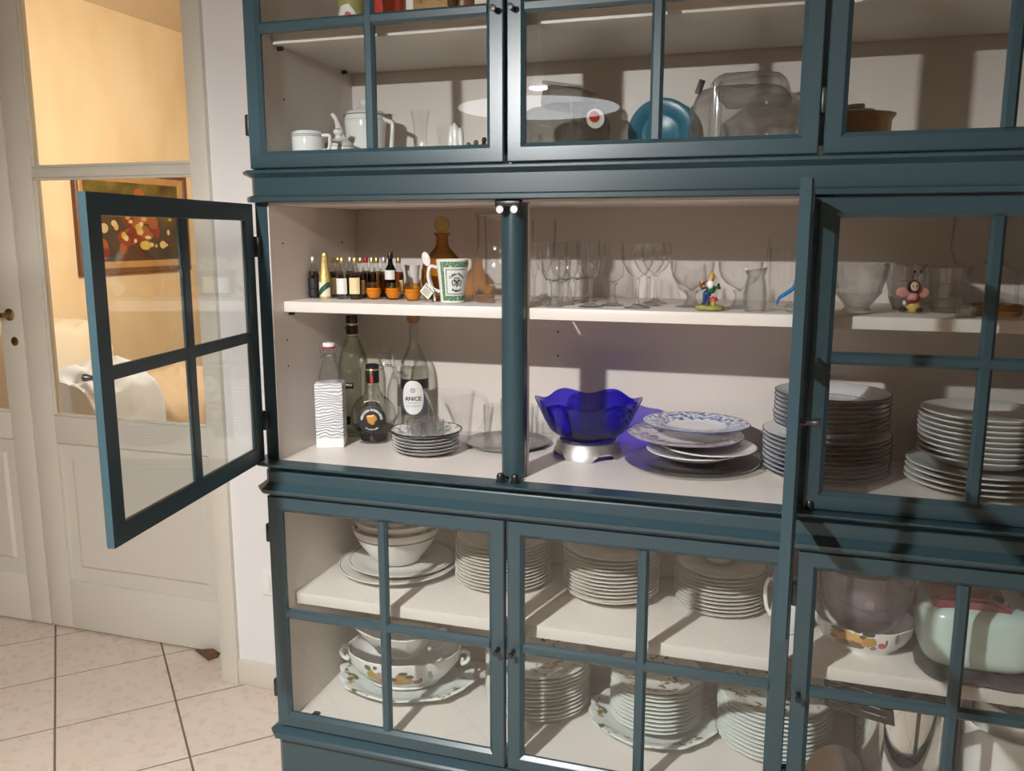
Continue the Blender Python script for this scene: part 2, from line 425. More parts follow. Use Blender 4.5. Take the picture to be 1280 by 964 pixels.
def arc_sheet(bm, R0, R1, z0, z1, a0, a1, n=10, t=0.0006):
    """a label wrapped round a bottle: radius R0 at z0, R1 at z1, facing -y at angle 0"""
    A = []
    for i in range(n+1):
        a = a0+(a1-a0)*i/n
        A.append([bm.verts.new((R*sin(a), -R*cos(a), z)) for (R, z) in ((R0, z0), (R1, z1), (R1+t, z1), (R0+t, z0))])
    for P, Q in zip(A, A[1:]):
        for k in range(4): bm.faces.new((P[k], Q[k], Q[(k+1) % 4], P[(k+1) % 4]))
    bm.faces.new(A[0]); bm.faces.new(A[-1][::-1]); return bm
ORD = 'top second third fourth fifth sixth seventh eighth ninth tenth eleventh twelfth thirteenth fourteenth'.split()

# ================================================================== STRUCTURE
YW = 0.564                                  # wall face behind the cabinet
XL, XR, YF = -2.55, 3.2, -4.0             # kitchen extents
HC = 2.85
# floor: grout bed with single tiles laid at 45 degrees
fl = struct(boxo('floor', (XL, XR, YF, 0.80, -0.06, -0.0011), M['grout']))
TS, OA, OB, G2 = 0.33107, -1.52214*0.33107, 4.26924*0.33107, 0.0030
def clip(poly, ax, val, keep_less):
    o = []
    for i, p in enumerate(poly):
        q = poly[(i+1) % len(poly)]; a = (p[ax] <= val) == keep_less or p[ax] == val; b = (q[ax] <= val) == keep_less or q[ax] == val
        if a: o.append(p)
        if a != b:
            t = (val-p[ax])/(q[ax]-p[ax]); o.append(tuple(p[k]+t*(q[k]-p[k]) for k in (0, 1)))
    return o
def tile_mesh(poly):
    bm = bmesh.new(); n = len(poly)
    cx = sum(p[0] for p in poly)/n; cy = sum(p[1] for p in poly)/n
    lo = [bm.verts.new((x, y, -0.003)) for x, y in poly]; mi = [bm.verts.new((x, y, -0.0006)) for x, y in poly]
    hi = []
    for x, y in poly:
        d = Vector((cx-x, cy-y)); d.normalize(); hi.append(bm.verts.new((x+d.x*.0012, y+d.y*.0012, 0)))
    for A, B in ((lo, mi), (mi, hi)):
        for i in range(n): bm.faces.new((A[i], A[(i+1) % n], B[(i+1) % n], B[i]))
    bm.faces.new(hi); bmesh.ops.recalc_face_normals(bm, faces=bm.faces[:])
    me = bpy.data.meshes.new('tile'); bm.to_mesh(me); bm.free(); me.materials.append(M['tile']); return me
hs = TS/2-G2
full = [(hs, hs), (-hs, hs), (-hs, -hs), (hs, -hs)]
r2 = sqrt(.5)
full_w = [((a-b)*r2, (a+b)*r2) for a, b in full]
full_me = tile_mesh(full_w)
for i in range(-18, 18):
    for j in range(-18, 18):
        a = OA + (i+.5)*TS; b = OB + (j+.5)*TS            # a = (x+y)/sqrt2, b = (y-x)/sqrt2
        cx, cy = (a-b)*r2, (a+b)*r2
        P = [(cx+x, cy+y) for x, y in full_w]
        Q = clip(clip(clip(clip(P, 0, XL, False), 0, XR, True), 1, YF, False), 1, 0.79, True)
        if len(Q) < 3: continue
        if cx > 0 and min(q[1] for q in Q) > 0.06 and max(q[0] for q in Q) < 1.7: continue     # under the cabinet
        area = abs(sum(Q[k][0]*Q[(k+1) % len(Q)][1]-Q[(k+1) % len(Q)][0]*Q[k][1] for k in range(len(Q))))/2
        if area < 0.002: continue
        if area > 0.999*(2*hs)**2: link('tile', full_me, fl, (cx, cy, 0))
        else: link('tile', tile_mesh([(x-cx, y-cy) for x, y in Q]), fl, (cx, cy, 0))
# walls of the kitchen
OX0, OX1, OZ = -2.265, -0.587, 2.42          # door opening
bm = bmesh.new(); box(bm, OX1, XR, YW, 0.78, 0, HC); box(bm, XL, OX0, YW, 0.78, 0, HC); box(bm, OX0, OX1, YW, 0.78, OZ, HC)
struct(finish('wall_back', bm, M['wall'], smooth=False))
struct(boxo('wall_left', (XL-.12, XL, YF, 0.78, 0, HC), M['wall_tan']))
struct(boxo('wall_right', (XR, XR+.12, YF, 0.78, 0, HC), M['wall_tan']))
struct(boxo('wall_front', (XL, XR, YF-.12, YF, 0, HC), M['wall_tan']))
struct(boxo('ceiling', (XL-.12, XR+.12, YF-.12, 0.78, HC, HC+.1), M['ceil']))
struct(boxo('baseboard_back', (-0.525, -0.03, YW-.013, YW, 0, 0.083), M['trim'], bev=0.003))
# architrave round the double door
bm = bmesh.new(); box(bm, OX1, OX1+.062, YW-.016, 0.765, 0, OZ+.06, .004); box(bm, OX0-.062, OX0, YW-.016, 0.765, 0, OZ+.06, .004)
box(bm, OX0, OX1, YW-.016, 0.765, OZ, OZ+.06, .004)
struct(finish('trim_1', bm, M['trim']))
# glazed double door
def leaf(name, x0, x1, label, active):
    DY = 0.700; T = 0.040; zt = OZ-.006
    bm = bmesh.new()
    st = 0.094
    z = [0.008, 0.19, 0.70, 0.797, 1.605, 1.637, zt-.11, zt]
    xa, xb = x0+st, x1-st
    box(bm, x0, xa, DY, DY+T, z[0], zt, .003); box(bm, xb, x1, DY, DY+T, z[0], zt, .003)
    for a, b in ((z[0], z[1]), (z[2], z[3]), (z[6], z[7])): box(bm, xa, xb, DY, DY+T, a, b, .0025)
    box(bm, xa, xb, DY+.004, DY+T-.004, z[4], z[5], .003)
    for (a, b) in ((z[3], z[4]), (z[5], z[6])):                 # glazing beads
        for s0, s1, e0, e1 in ((xa, xa+.009, a, b), (xb-.009, xb, a, b)): box(bm, s0, s1, DY+.004, DY+.014, e0, e1, .003)
        for e0, e1 in ((a, a+.009), (b-.009, b)): box(bm, xa, xb, DY+.004, DY+.014, e0, e1, .003)
    d = struct(finish(name, bm, M['trim']), label)
    boxo('panel', (xa-.002, xb+.002, DY+.014, DY+T-.012, z[1], z[2]), M['trim'], d)
    bm = bmesh.new()                                              # raised field of the panel
    f = .05; v = []
    for (i, y) in ((f, DY+.0145), (f+.012, DY+.006)):
        v.append([bm.verts.new(p) for p in ((xa+i, y, z[1]+i), (xb-i, y, z[1]+i), (xb-i, y, z[2]-i), (xa+i, y, z[2]-i))])
    for A, B in zip(v, v[1:]):
        for k in range(4): bm.faces.new((A[k], A[(k+1) % 4], B[(k+1) % 4], B[k]))
    bm.faces.new(v[-1]); bm.faces.new(v[0][::-1])
    finish('panel_field', bm, M['trim'], d, smooth=False)
    for a, b in ((z[3], z[4]), (z[5], z[6])):
        boxo('pane', (xa, xb, DY+.018, DY+.022, a, b), M['pane'], d)
    if active:
        xh = x1-.040
        zh = 1.146
        bm = lathe(bmesh.new(), [(0, 0), (.021, 0), (.021, .003), (.017, .006), (.011, .009), (.0085, .016), (.0085, .038), (0, .038)], 24)
        finish('handle_rose', bm, M['brass'], d, loc=(xh-.012, DY, zh), rot=(pi/2, 0, 0))
        tubeo('handle', spline([(xh-.012, DY-.030, zh), (xh-.035, DY-.040, zh), (xh-.075, DY-.042, zh-.002), (xh-.125, DY-.040, zh-.004)], 5), [.008]*6+[.0095]*8+[.008, .008], M['brass'], d, 10)
        bm = lathe(bmesh.new(), [(0, 0), (.0155, 0), (.0155, .002), (.012, .004), (0, .004)], 24)
        finish('lock_plate', bm, M['brass'], d, loc=(xh, DY, 1.053), rot=(pi/2, 0, 0))
        boxo('keyhole', (xh-.0018, xh+.0018, DY-.0052, DY-.0035, 1.046, 1.060), M['dark'], d)
    return d
leaf('door_1', -1.424, OX1-.004, 'right leaf of the ivory glazed double door beside the cabinet', False)
leaf('door_2', OX0+.004, -1.430, 'left leaf of the ivory glazed double door, with brass handle', True)
# sitting room beyond the doors
SX, SY1, SH = -3.0, 5.4, 2.98
struct(boxo('wall_far_left', (SX-.1, SX, 0.78, SY1, 0, SH), M['apricot']))
struct(boxo('wall_far_back', (SX-.1, 1.3, SY1, SY1+.1, 0, SH), M['apricot']))
struct(boxo('wall_far_right', (1.2, 1.3, 0.78, SY1, 0, SH), M['apricot']))
struct(boxo('wall_far_front', (OX1+.02, 1.3, 0.78, 0.80, 0, SH), M['apricot']))
M['warmfloor'] = solid('terracotta_floor', (0.40, 0.27, 0.17), 0.4, var=0.15, scale=6)
struct(boxo('floor_far', (SX-.1, 1.3, 0.80, SY1+.1, -0.06, 0), M['warmfloor']))
struct(boxo('ceiling_far', (SX-.1, 1.3, 0.78, SY1+.1, SH, SH+.1), M['ceil']))
bm = bmesh.new(); cov = [(0, 2.795), (.012, 2.795), (.03, 2.82), (.16, 2.955), (.19, 2.962), (.19, SH), (0, SH)]
a = [bm.verts.new((SX+x, 0.80, z)) for x, z in cov]; b = [bm.verts.new((SX+x, SY1, z)) for x, z in cov]
bm.faces.new(a); bm.faces.new(b[::-1])
for i in range(len(cov)):
    j = (i+1) % len(cov); bm.faces.new((a[i], b[i], b[j], a[j]))
M['cove'] = solid('cove_plaster', (0.56, 0.45, 0.31), 0.8); M['cove_light'] = solid('cove_edge_plaster', (0.86, 0.76, 0.60), 0.8)
struct(finish('trim_2', bm, M['cove'], smooth=False))
struct(boxo('trim_3', (SX+.1905, SX+.220, 0.80, SY1, 2.945, 2.972), M['cove_light'], bev=.006))
# light switches low and high on the white wall
for (zz, lab) in ((1.000, 'white socket plate on the white wall, upper one beside the cabinet'), (0.355, 'white socket plate low on the white wall beside the cabinet')):
    t = thing('socket_plate', lab, 'socket', (-0.375, YW, zz))
    boxo('plate', (-.046, .046, -.008, 0, -.04, .04), M['white'], t, bev=.002)
    boxo('socket_face', (-.024, .024, -.010, -.007, -.024, .024), M['porcelain'], t, bev=.001)

# ================================================================== CABINET
CX0, CX1 = -0.021, 1.716
DW, DH, DT = 0.5645, 0.563, 0.0150
DX = (-0.014, 0.5572, 1.1299)               # left edges of the three doors in a row
BK = 0.418
def ring(bm, W, H, prof):
    """mitred frame; prof: (inset, y) closed"""
    rows = []
    for d, y in prof:
        rows.append([bm.verts.new(p) for p in ((d, y, d), (W-d, y, d), (W-d, y, H-d), (d, y, H-d))])
    n = len(rows)
    for i in range(n):
        A, B = rows[i], rows[(i+1) % n]
        for k in range(4): bm.faces.new((A[k], A[(k+1) % 4], B[(k+1) % 4], B[k]))
    return bm
FP = [(0, .0022), (.0022, 0), (.0272, 0), (.0285, .0012), (.0352, .0068), (.0352, .0132), (.034, DT), (0, DT)]
def muntin(bm, length, vert):
    hw = .0113; prof = [(-hw, .0072), (-.006, .0015), (.006, .0015), (hw, .0072), (hw, .0135), (-hw, .0135)]
    a, b = [], []
    for s, y in prof:
        a.append(bm.verts.new((s, y, .034) if vert else (.034, y, s))); b.append(bm.verts.new((s, y, length-.034) if vert else (length-.034, y, s)))
    bm.faces.new(a); bm.faces.new(b[::-1])
    for i in range(6): bm.faces.new((a[i], a[(i+1) % 6], b[(i+1) % 6], b[i]))
    return bm
KNOB = [(0, 0), (.0055, 0), (.0045, .004), (.0038, .010), (.0050, .016), (.0062, .020), (.0058, .0235), (0, .0245)]
def door(parent, x, z, hinge, ang, knob_z):
    """hinge 'L' or 'R'; the part's origin is the hinge corner, its face looks to -y"""
    off = 0 if hinge == 'L' else -DW
    bm = ring(bmesh.new(), DW, DH, FP); bmesh.ops.translate(bm, verts=bm.verts[:], vec=(off, 0, 0))
    d = finish('door', bm, M['green'], parent, smooth=True, angle=25, loc=(x if hinge == 'L' else x+DW, 0, z), rot=(0, 0, radians(-ang if hinge == 'L' else ang)))
    finish('muntin', muntin(bmesh.new(), DH, True), M['green'], d, loc=(off+DW/2, 0, 0), smooth=False)
    finish('muntin', muntin(bmesh.new(), DW, False), M['green'], d, loc=(off, 0.0004, DH/2), smooth=False)
    for ix in (0, 1):
        for iz in (0, 1):
            x0 = off+(.0348 if ix == 0 else DW/2+.0102); x1 = off+(DW/2-.0102 if ix == 0 else DW-.0348)
            z0 = .0348 if iz == 0 else DH/2+.0102; z1 = DH/2-.0102 if iz == 0 else DH-.0348
            boxo('pane', (x0, x1, .0090, .0118, z0, z1), M['pane'], d)
    kx = off + (DW-.0135 if hinge == 'L' else .0135)
    latheo('knob', KNOB, M['black'], d, 16, loc=(kx, 0, knob_z), rot=(pi/2, 0, 0))
    for hz in (.09, DH-.09):
        bm = box(bmesh.new(), -.011 if hinge == 'L' else 0.0, 0 if hinge == 'L' else .011, .004, .026, hz-.022, hz+.022, .003)
        finish('hinge', bm, M['black'], d)
    return d
def sweep(bm, prof, x0=CX0, x1=CX1, yb=BK+.012, ch=.015):
    """moulding profile (out, z) carried round left side, canted corner, front and right side"""
    rows = []
    for d, z in prof:
        k = d*.414
        rows.append([bm.verts.new((px_, py_, z)) for px_, py_ in ((x0-d, yb), (x0-d, ch-k), (x0+ch-k, -d), (x1-ch+k, -d), (x1+d, ch-k), (x1+d, yb))])
    for A, B in zip(rows, rows[1:]+rows[:1]):
        for i in range(5): bm.faces.new((A[i], A[i+1], B[i+1], B[i]))
    for i in (0, 5): bm.faces.new([r[i] for r in rows])
    return bm
def carcass(t, z0, z1, zf, zc, floor_mat=None):
    boxo('side_panel', (CX0, .012, .0215, BK, z0, z1), [M['green'], M['cream']], t)
    o = t.children[-1]
    boxo('side_lining', (.0095, .0125, .0216, BK-.001, zf, zc), M['cream'], t)
    boxo('side_panel', (1.690, CX1, .0215, BK, z0, z1), M['green'], t)
    boxo('back_panel', (CX0+.002, CX1-.002, BK, BK+.010, z0, z1), M['cream'], t)
    boxo('base_panel', (.012, 1.690, .0215, BK, z0, zf-.0003), M['shelf'], t)
    boxo('top_panel', (.012, 1.690, .0215, BK, zc, z1), M['cream'], t)
def shelf_pins(t, pts):
    for (x, y, z) in pts:
        latheo('shelf_pin', [(0, 0), (.0045, 0), (.0045, .012), (0, .012)], M['black'], t, 10, loc=(x, y, z), rot=(0, pi/2, 0))
ZLF, ZLS, ZMF, ZMS, ZUF, ZUS = 0.2825, 0.587, 0.9186, 1.2726, 1.572, 1.8386

# --- lower cabinet
lc = thing('lower_cabinet', 'dark green glazed base cabinet with a plinth standing on the tiles', 'cabinet', (0, 0, 0))
bm = bmesh.new(); sweep(bm, [(0, 0), (0, .2385), (.006, .244), (.017, .249), (.018, .256), (.014, .2605), (-.004, .2703), (-.019, .2703), (-.019, 0)], yb=BK+.01)
finish('plinth', bm, M['green'], lc, smooth=False)
carcass(lc, .2705, .836, ZLF, .822)
bm = bmesh.new(); sweep(bm, [(-.004, .8365), (-.004, .844), (.012, .8455), (.018, .8505), (.019, .8575), (.014, .8605), (.0, .8715), (0, .8935), (-.005, .9015), (-.003, .903), (.022, .9125), (.026, .915), (.026, .9175), (.024, .9183), (-.0212, .9183), (-.0212, .8365)], yb=BK+.01)
finish('ledge_moulding', bm, M['green'], lc, smooth=False)
boxo('shelf', (.0135, 1.689, .0565, BK-.002, .5600, ZLS-.0003), M['shelf'], lc, bev=.001)
shelf_pins(lc, [(.0125, .075, .5555), (.0125, .36, .5555)])
for i, h in enumerate('LRR'):
    door(lc, DX[i], .2740, h, 0, DH/2 - .005)
boxo('floor_stop', (.05, .066, .045, .06, ZLF, ZLF+.006), M['black'], lc, bev=.002)

# --- middle cabinet
mc = thing('middle_cabinet', 'dark green middle cabinet unit with two of its glazed doors swung open', 'cabinet', (0, 0, 0))
boxo('side_panel', (CX0, .0095, .0215, BK, ZMF, 1.4863), M['green'], mc)
boxo('side_lining', (.0095, .0125, .0210, BK-.001, ZMF, 1.481), M['cream'], mc)
boxo('side_panel', (1.690, CX1, .0215, BK, ZMF, 1.4863), M['green'], mc)
boxo('back_panel', (CX0+.002, CX1-.002, BK, BK+.010, ZMF, 1.4863), M['cream'], mc)
boxo('base_panel', (.0125, 1.690, .0215, BK, ZMF-.0165, ZMF-.0003), M['shelf'], mc)
boxo('top_panel', (.0125, 1.690, .0215, BK, 1.4815, 1.4863), M['cream'], mc)
POSTX = (0.5565, 1.1275)
for k, x in enumerate(POSTX):
    pr_ = []
    bm = bmesh.new(); pts = [(x-.0245, .062)] + [(x-.0245*cos(pi*i/14), .0455-.0215*sin(pi*i/14)) for i in range(15)] + [(x+.0245, .062)]
    A = [bm.verts.new((a, b, ZMF)) for a, b in pts]; B = [bm.verts.new((a, b, 1.4815)) for a, b in pts]
    bm.faces.new(A[::-1]); bm.faces.new(B)
    for i in range(len(pts)): j = (i+1) % len(pts); bm.faces.new((A[i], A[j], B[j], B[i]))
    p = finish('post', bm, M['green'], mc)
    boxo('post_backing', (x-.0245, x+.0255, .0622, .074, ZMF+.0006, 1.481), M['cream'], p)
    for s in (-1, 1):
        latheo('door_catch', [(0, 0), (.0105, 0), (.0105, .003), (.0085, .004), (.0085, .013), (.006, .0175), (0, .019)], M['black'], p, 16, loc=(x+.001+s*.0155, .004, ZMF))
        bm = lathe(bmesh.new(), [(0, 0), (.0095, 0), (.0095, .012), (.0085, .0135), (0, .0135)], 20)
        finish('top_catch', bm, M['black'], p, loc=(x+s*.0145, .016, 1.4685), rot=(pi/2, 0, 0))
        latheo('catch_disc', [(0, 0), (.0072, 0), (.0072, .001), (0, .001)], M['pewter'], p, 18, loc=(x+s*.0145, .0023, 1.4670), rot=(pi/2, 0, 0))
    boxo('catch_plate', (x-.026, x+.026, .004, .030, 1.4725, 1.4862), M['black'], p, bev=.002)
boxo('shelf', (.0135, .5545, .0615, BK-.002, 1.2490, ZMS-.0003), M['shelf'], mc, bev=.001)
boxo('shelf', (.5585+.012, 1.1255, .0615, BK-.002, 1.2490, ZMS-.0003), M['shelf'], mc, bev=.001)
boxo('shelf', (1.1310, 1.689, .0615, BK-.002, 1.2490, ZMS-.0003), M['shelf'], mc, bev=.001)
shelf_pins(mc, [(.0125, .085, 1.2445), (.0125, .37, 1.2445)])
for (yy, zz) in ((.07, 1.185), (.07, 1.125), (.34, 1.185), (.34, 1.125), (.34, 1.40), (.07, 1.40)):
    latheo('pin_hole', [(0, 0), (.0023, 0), (.0023, .0008), (0, .0008)], M['dark'], mc, 8, loc=(.0125, yy, zz), rot=(0, pi/2, 0))
for zz in (1.1845, 1.1253):
    latheo('pin_hole', [(0, 0), (.0025, 0), (.0025, .0008), (0, .0008)], M['dark'], mc, 8, loc=(.5534, BK, zz), rot=(pi/2, 0, 0))
door(mc, -.030, ZMF+.0015, 'L', 81.0, DH/2-.005)
door(mc, DX[1], ZMF+.0015, 'R', 88.4, DH/2-.005)
door(mc, DX[2], ZMF+.0015, 'R', 0, DH/2-.005)

# --- upper cabinet
uc = thing('upper_cabinet', 'dark green upper cabinet unit with closed glazed doors above the ledge', 'cabinet', (0, 0, 0))
bm = bmesh.new(); sweep(bm, [(-.0215, 1.4868), (.008, 1.4868), (.011, 1.4885), (.011, 1.4965), (.007, 1.4995), (.0, 1.5005), (0, 1.5365), (.003, 1.5385), (.014, 1.5440), (.017, 1.5460), (.017, 1.5505), (.014, 1.5525), (-.0215, 1.5535)], yb=BK+.01)
finish('ledge_moulding', bm, M['green'], uc, smooth=False)
carcass(uc, 1.5535, 2.135, ZUF, 2.115)
boxo('shelf', (.0135, 1.689, .0610, BK-.002, 1.8165, ZUS-.0003), M['shelf'], uc, bev=.001)
shelf_pins(uc, [(.0125, .085, 1.812), (.0125, .37, 1.812)])
for x in POSTX: 
    boxo('post', (x-.016, x+.016, .0225, .055, ZUF, 2.115), M['green'], uc, bev=.004)
for (yy, zz) in ((.1, 1.93), (.1, 1.71), (.37, 1.71)):
    latheo('pin_hole', [(0, 0), (.0023, 0), (.0023, .0008), (0, .0008)], M['dark'], uc, 8, loc=(.0125, yy, zz), rot=(0, pi/2, 0))
for i, h in enumerate('LRR'):
    door(uc, DX[i], 1.5562, h, 0, DH/2-.005)
bm = bmesh.new(); sweep(bm, [(-.02, 2.136), (.0, 2.136), (0, 2.16), (.012, 2.175), (.03, 2.20), (.034, 2.215), (-.02, 2.215)], yb=BK+.01)
finish('cornice', bm, M['green'], uc, smooth=False)

# ================================================================== LAMPS
m, nt, out = new_mat('glowing_opal_glass')           # opal disc glowing with the bulb above it
_tr = N(nt, 'ShaderNodeBsdfTransparent'); _em = N(nt, 'ShaderNodeEmission'); _em.inputs[0].default_value = (.93, .97, 1, 1); _em.inputs[1].default_value = DISC
_mx = N(nt, 'ShaderNodeMixShader'); _mx.inputs[0].default_value = .22; L(nt, _tr.outputs[0], _mx.inputs[1]); L(nt, _em.outputs[0], _mx.inputs[2]); L(nt, _mx.outputs[0], out.inputs[0])
M['opal_lit'] = m
t = thing('pendant_lamp', 'white disc pendant lamp with a bare bulb, mirrored in the upper glass', 'lamp', (LAMP[0], LAMP[1], 0))
latheo('shade', [(0, 1.872), (.05, 1.872), (.29, 1.878), (.300, 1.881), (.300, 1.884), (.29, 1.8825), (.05, 1.877), (0, 1.877)], M['opal_lit'], t, 56)
latheo('bulb_holder', [(0, 1.985), (.019, 1.985), (.021, 2.0), (.021, 2.045), (.012, 2.06), (0, 2.06)], M['silver'], t, 20)
latheo('bulb_housing', [(0, 1.956), (.031, 1.956), (.033, 1.960), (.030, 1.975), (.020, 1.985), (0, 1.985)], M['porcelain'], t, 28)
latheo('bulb', [(0, 1.9505), (.012, 1.9508), (.022, 1.9520), (.029, 1.9540), (.0308, 1.9558), (0, 1.9558)], M['bulb'], t, 24)
tubeo('cord', [(0, 0, 2.055), (0, 0, HC-.02)], .003, M['white'], t, 8)
latheo('ceiling_rose', [(0, HC-.025), (.05, HC-.025), (.055, HC), (0, HC)], M['white'], t, 24)
for k in range(3):
    a = k*2*pi/3+.5
    tubeo('shade_stay', [(.018*cos(a), .018*sin(a), 2.03), (.19*cos(a), .19*sin(a), 1.879)], .0011, M['wire'], t, 6)
for nm, lb, p in (('ceiling_lamp', 'unseen ceiling fitting added for the fill light behind the photographer', (1.3, -2.7, HC)), ('ceiling_lamp', 'hanging lamp socket of the apricot sitting room', (-1.50, 2.45, SH))):  # the kitchen one is an unseen fitting added to carry the fill light
    t = thing(nm, lb, 'lamp', p)
    latheo('base', [(0, -.03), (.08, -.03), (.08, 0), (0, 0)], M['white'], t, 24)
    if 'hanging' in lb:
        tubeo('cord', [(0, 0, -.03), (0, 0, -.92)], .004, M['black'], t, 8)
        latheo('socket', [(0, -.98), (.02, -.98), (.024, -.95), (.018, -.91), (0, -.91)], M['brass'], t, 20)

# ================================================================== SITTING ROOM
# painting on the apricot wall: frame, inner gilt slip, canvas
pz0, pz1, py0, py1 = 1.172, 1.828, 2.585, 3.60
t = thing('painting', 'framed dark floral painting with a gilt inner frame on the apricot wall', 'painting', (SX, (py0+py1)/2, (pz0+pz1)/2), pi/2)
PW, PH = py1-py0, pz1-pz0
bm = ring(bmesh.new(), PW, PH, [(0, 0), (0, -.030), (.012, -.034), (.030, -.026), (.038, -.020), (.038, 0)]); bmesh.ops.translate(bm, verts=bm.verts[:], vec=(-PW/2, 0, -PH/2))
finish('outer_frame', bm, M['frame_dark'], t, smooth=False)
bm = ring(bmesh.new(), PW-.074, PH-.074, [(0, -.002), (0, -.020), (.006, -.022), (.042, -.012), (.046, -.008), (.046, -.002)]); bmesh.ops.translate(bm, verts=bm.verts[:], vec=(-(PW-.074)/2, 0, -(PH-.074)/2))
finish('inner_frame', bm, M['frame_wood'], t, smooth=False)
def painted(nt, co, sp):
    n = noise(nt, 5, 4, co); z = sp.outputs['Z']
    top = mth(nt, 'MULTIPLY', mth(nt, 'ADD', z, .05), 4.0, True)
    dark = ramp(nt, n, [(0.35, (0.015, 0.022, 0.02)), (0.55, (0.07, 0.05, 0.03)), (0.7, (0.12, 0.05, 0.02))])
    lit = ramp(nt, n, [(0.38, (0.05, 0.03, 0.01)), (0.55, (0.15, 0.12, 0.02)), (0.70, (0.30, 0.25, 0.06))])
    return mixc(nt, top, dark, lit)
rr = random.Random(3); bl = []
for k in range(34):
    bl.append((rr.gauss(-.03, .15), rr.gauss(-.05, .09), rr.uniform(.03, .065), rr.uniform(.02, .05), rr.choice([(0.30, .04, .015), (0.22, .03, .015), (.40, .12, .03), (.12, .03, .02)])))
for k in range(22):
    bl.append((rr.gauss(.02, .15), rr.gauss(-.04, .085), rr.uniform(.012, .034), rr.uniform(.010, .026), rr.choice([(0.80, .60, .30), (0.75, .48, .20), (.85, .70, .42), (.70, .45, .08)])))
bl += [(-.28, -.04, .035, .03, (.72, .55, .30)), (.08, -.15, .05, .03, (.75, .55, .12)), (.16, .06, .03, .03, (.8, .62, .36))]
boxo('canvas', (-(PW-.160)/2, (PW-.160)/2, -.011, -.004, -(PH-.160)/2, (PH-.160)/2), blob_mat('oil_paint', painted, bl, wob=.12, nscale=26, rough=.45), t)
# sofa under the painting with throws
t = thing('sofa', 'brown sofa under the painting, mostly hidden beneath pale throws', 'sofa', (SX+.03, 2.75, 0))
boxo('seat_base', (.0, .92, -1.05, 1.28, .06, .20), M['upholstery'], t, bev=.02)
boxo('backrest', (.0, .10, -1.05, 1.28, .205, .46), M['upholstery'], t, bev=.02)
for sgn in (-1.05, 1.28): boxo('arm', (.0, .90, sgn-.07, sgn+.07, .06, .34), M['upholstery'], t, bev=.04)
for lx in (.06, .84):
    for ly in (-1.0, 1.22): boxo('leg', (lx-.025, lx+.025, ly-.025, ly+.025, 0, .06), M['frame_dark'], t)
def cloth(name, c, rad, mat, label, e1=.5, e2=.5, wob=.10, seed=1, y0=-9, y1=9, x0=-9, x1=9):
    o = blobo(name, (0, 0, 0), rad, mat, None, e1, e2, 96, 48, wob, seed, loc=c)
    mn = __import__('mathutils').noise
    for v in o.data.vertices:
        p = v.co; f = mn.noise(Vector((p.y*9+seed, p.z*3, p.x*5)))*.028 - abs(mn.noise(Vector((p.y*11+p.z*6, p.z*5-p.y*3, seed+p.x*9))))*.050 + mn.noise(Vector((p.y*24, p.z*9, seed+p.x*12)))*.010
        v.co += p.normalized()*f
        v.co.z = max(v.co.z, .206-c[2]); v.co.y = min(max(v.co.y, y0-c[1]), y1-c[1]); v.co.x = min(max(v.co.x, x0-c[0]), x1-c[0])
    return tag(o, label, 'throw')
XB = SX+.135
cloth('throw_cover', (-2.76, 2.10, .55), (.12, .42, .40), M['sheet_cream'], 'cream cotton cover draped over the high sofa back', .4, .4, .05, 2, x0=XB, x1=-2.645, y0=1.78, y1=2.44)
cloth('throw_sheet', (-2.42, 2.02, .43), (.30, .34, .32), M['sheet_white'], 'crumpled white sheet heaped on the sofa seat', .7, .6, .16, 5, x0=-2.64, y0=1.775, y1=2.26, x1=-2.16)
cloth('throw_blanket', (-2.42, 2.66, .34), (.36, .44, .30), M['sheet_beige'], 'beige blanket sagging over the right end of the sofa', .8, .7, .10, 9, x0=-2.62, y0=2.27)
# dark sideboard left of the sofa
t = thing('sideboard', 'low brown sideboard against the apricot wall left of the sofa', 'sideboard', (SX+.02, 1.05, 0))
boxo('body', (0, .42, -.26, .34, .06, 1.13), M['upholstery'], t, bev=.01)
for yy in (-.11, .19): boxo('cupboard_door', (.42, .436, yy-.135, yy+.135, .1, 1.09), M['upholstery'], t, bev=.004)
for sx in (.03, .39):
    for sy in (-.23, .31): boxo('leg', (sx-.02, sx+.02, sy-.02, sy+.02, 0, .06), M['frame_dark'], t)
# wooden wedge lying at the foot of the right door leaf
p = at_z(258, 818, 0)
bm = poly_prism(bmesh.new(), [(-.055, 0), (.05, 0), (.055, .006), (.05, .024), (.02, .022), (-.05, .004)], -.017, .017)
tag(finish('door_wedge', bm, M['leaf'], smooth=False, loc=(p.x, p.y, 0.0), rot=(0, 0, radians(-28))), 'brown wooden wedge on the tiles against the ivory door', 'door wedge')

# ================================================================== CROCKERY AND GLASS
def plate_prof(depth=.10, well=.60, foot=.52, th=.022):
    return [(0, .012), (foot-.05, .012), (foot-.03, 0), (foot, 0), (foot+.02, .014), (well+.06, .03), (.965, depth-th*.55), (.99, depth-th*.2), (1, depth+th*.2), (.985, depth+th*.5),
            (.95, depth+th*.45), (well+.08, .03+th+.022), (well, .014+th), (.3, .012+th), (0, .012+th)]
def plate_me(name, prof, mat, seg=64, scal=0, amp=0.0):
    sh = None
    if scal:
        def sh(t, r, z):
            k = 1 + amp*abs(cos(scal*t/2))*max(0, (r-.55)/.45); zz = z + amp*.35*abs(cos(scal*t/2))*max(0, (r-.6)/.4)
            return (r*k*cos(t), r*k*sin(t), zz)
    bm = lathe(bmesh.new(), prof, seg, sh); bmesh.ops.recalc_face_normals(bm, faces=bm.faces[:])
    me = bpy.data.meshes.new(name); bm.to_mesh(me); bm.free(); me.materials.append(mat)
    for p in me.polygons: p.use_smooth = True
    return me
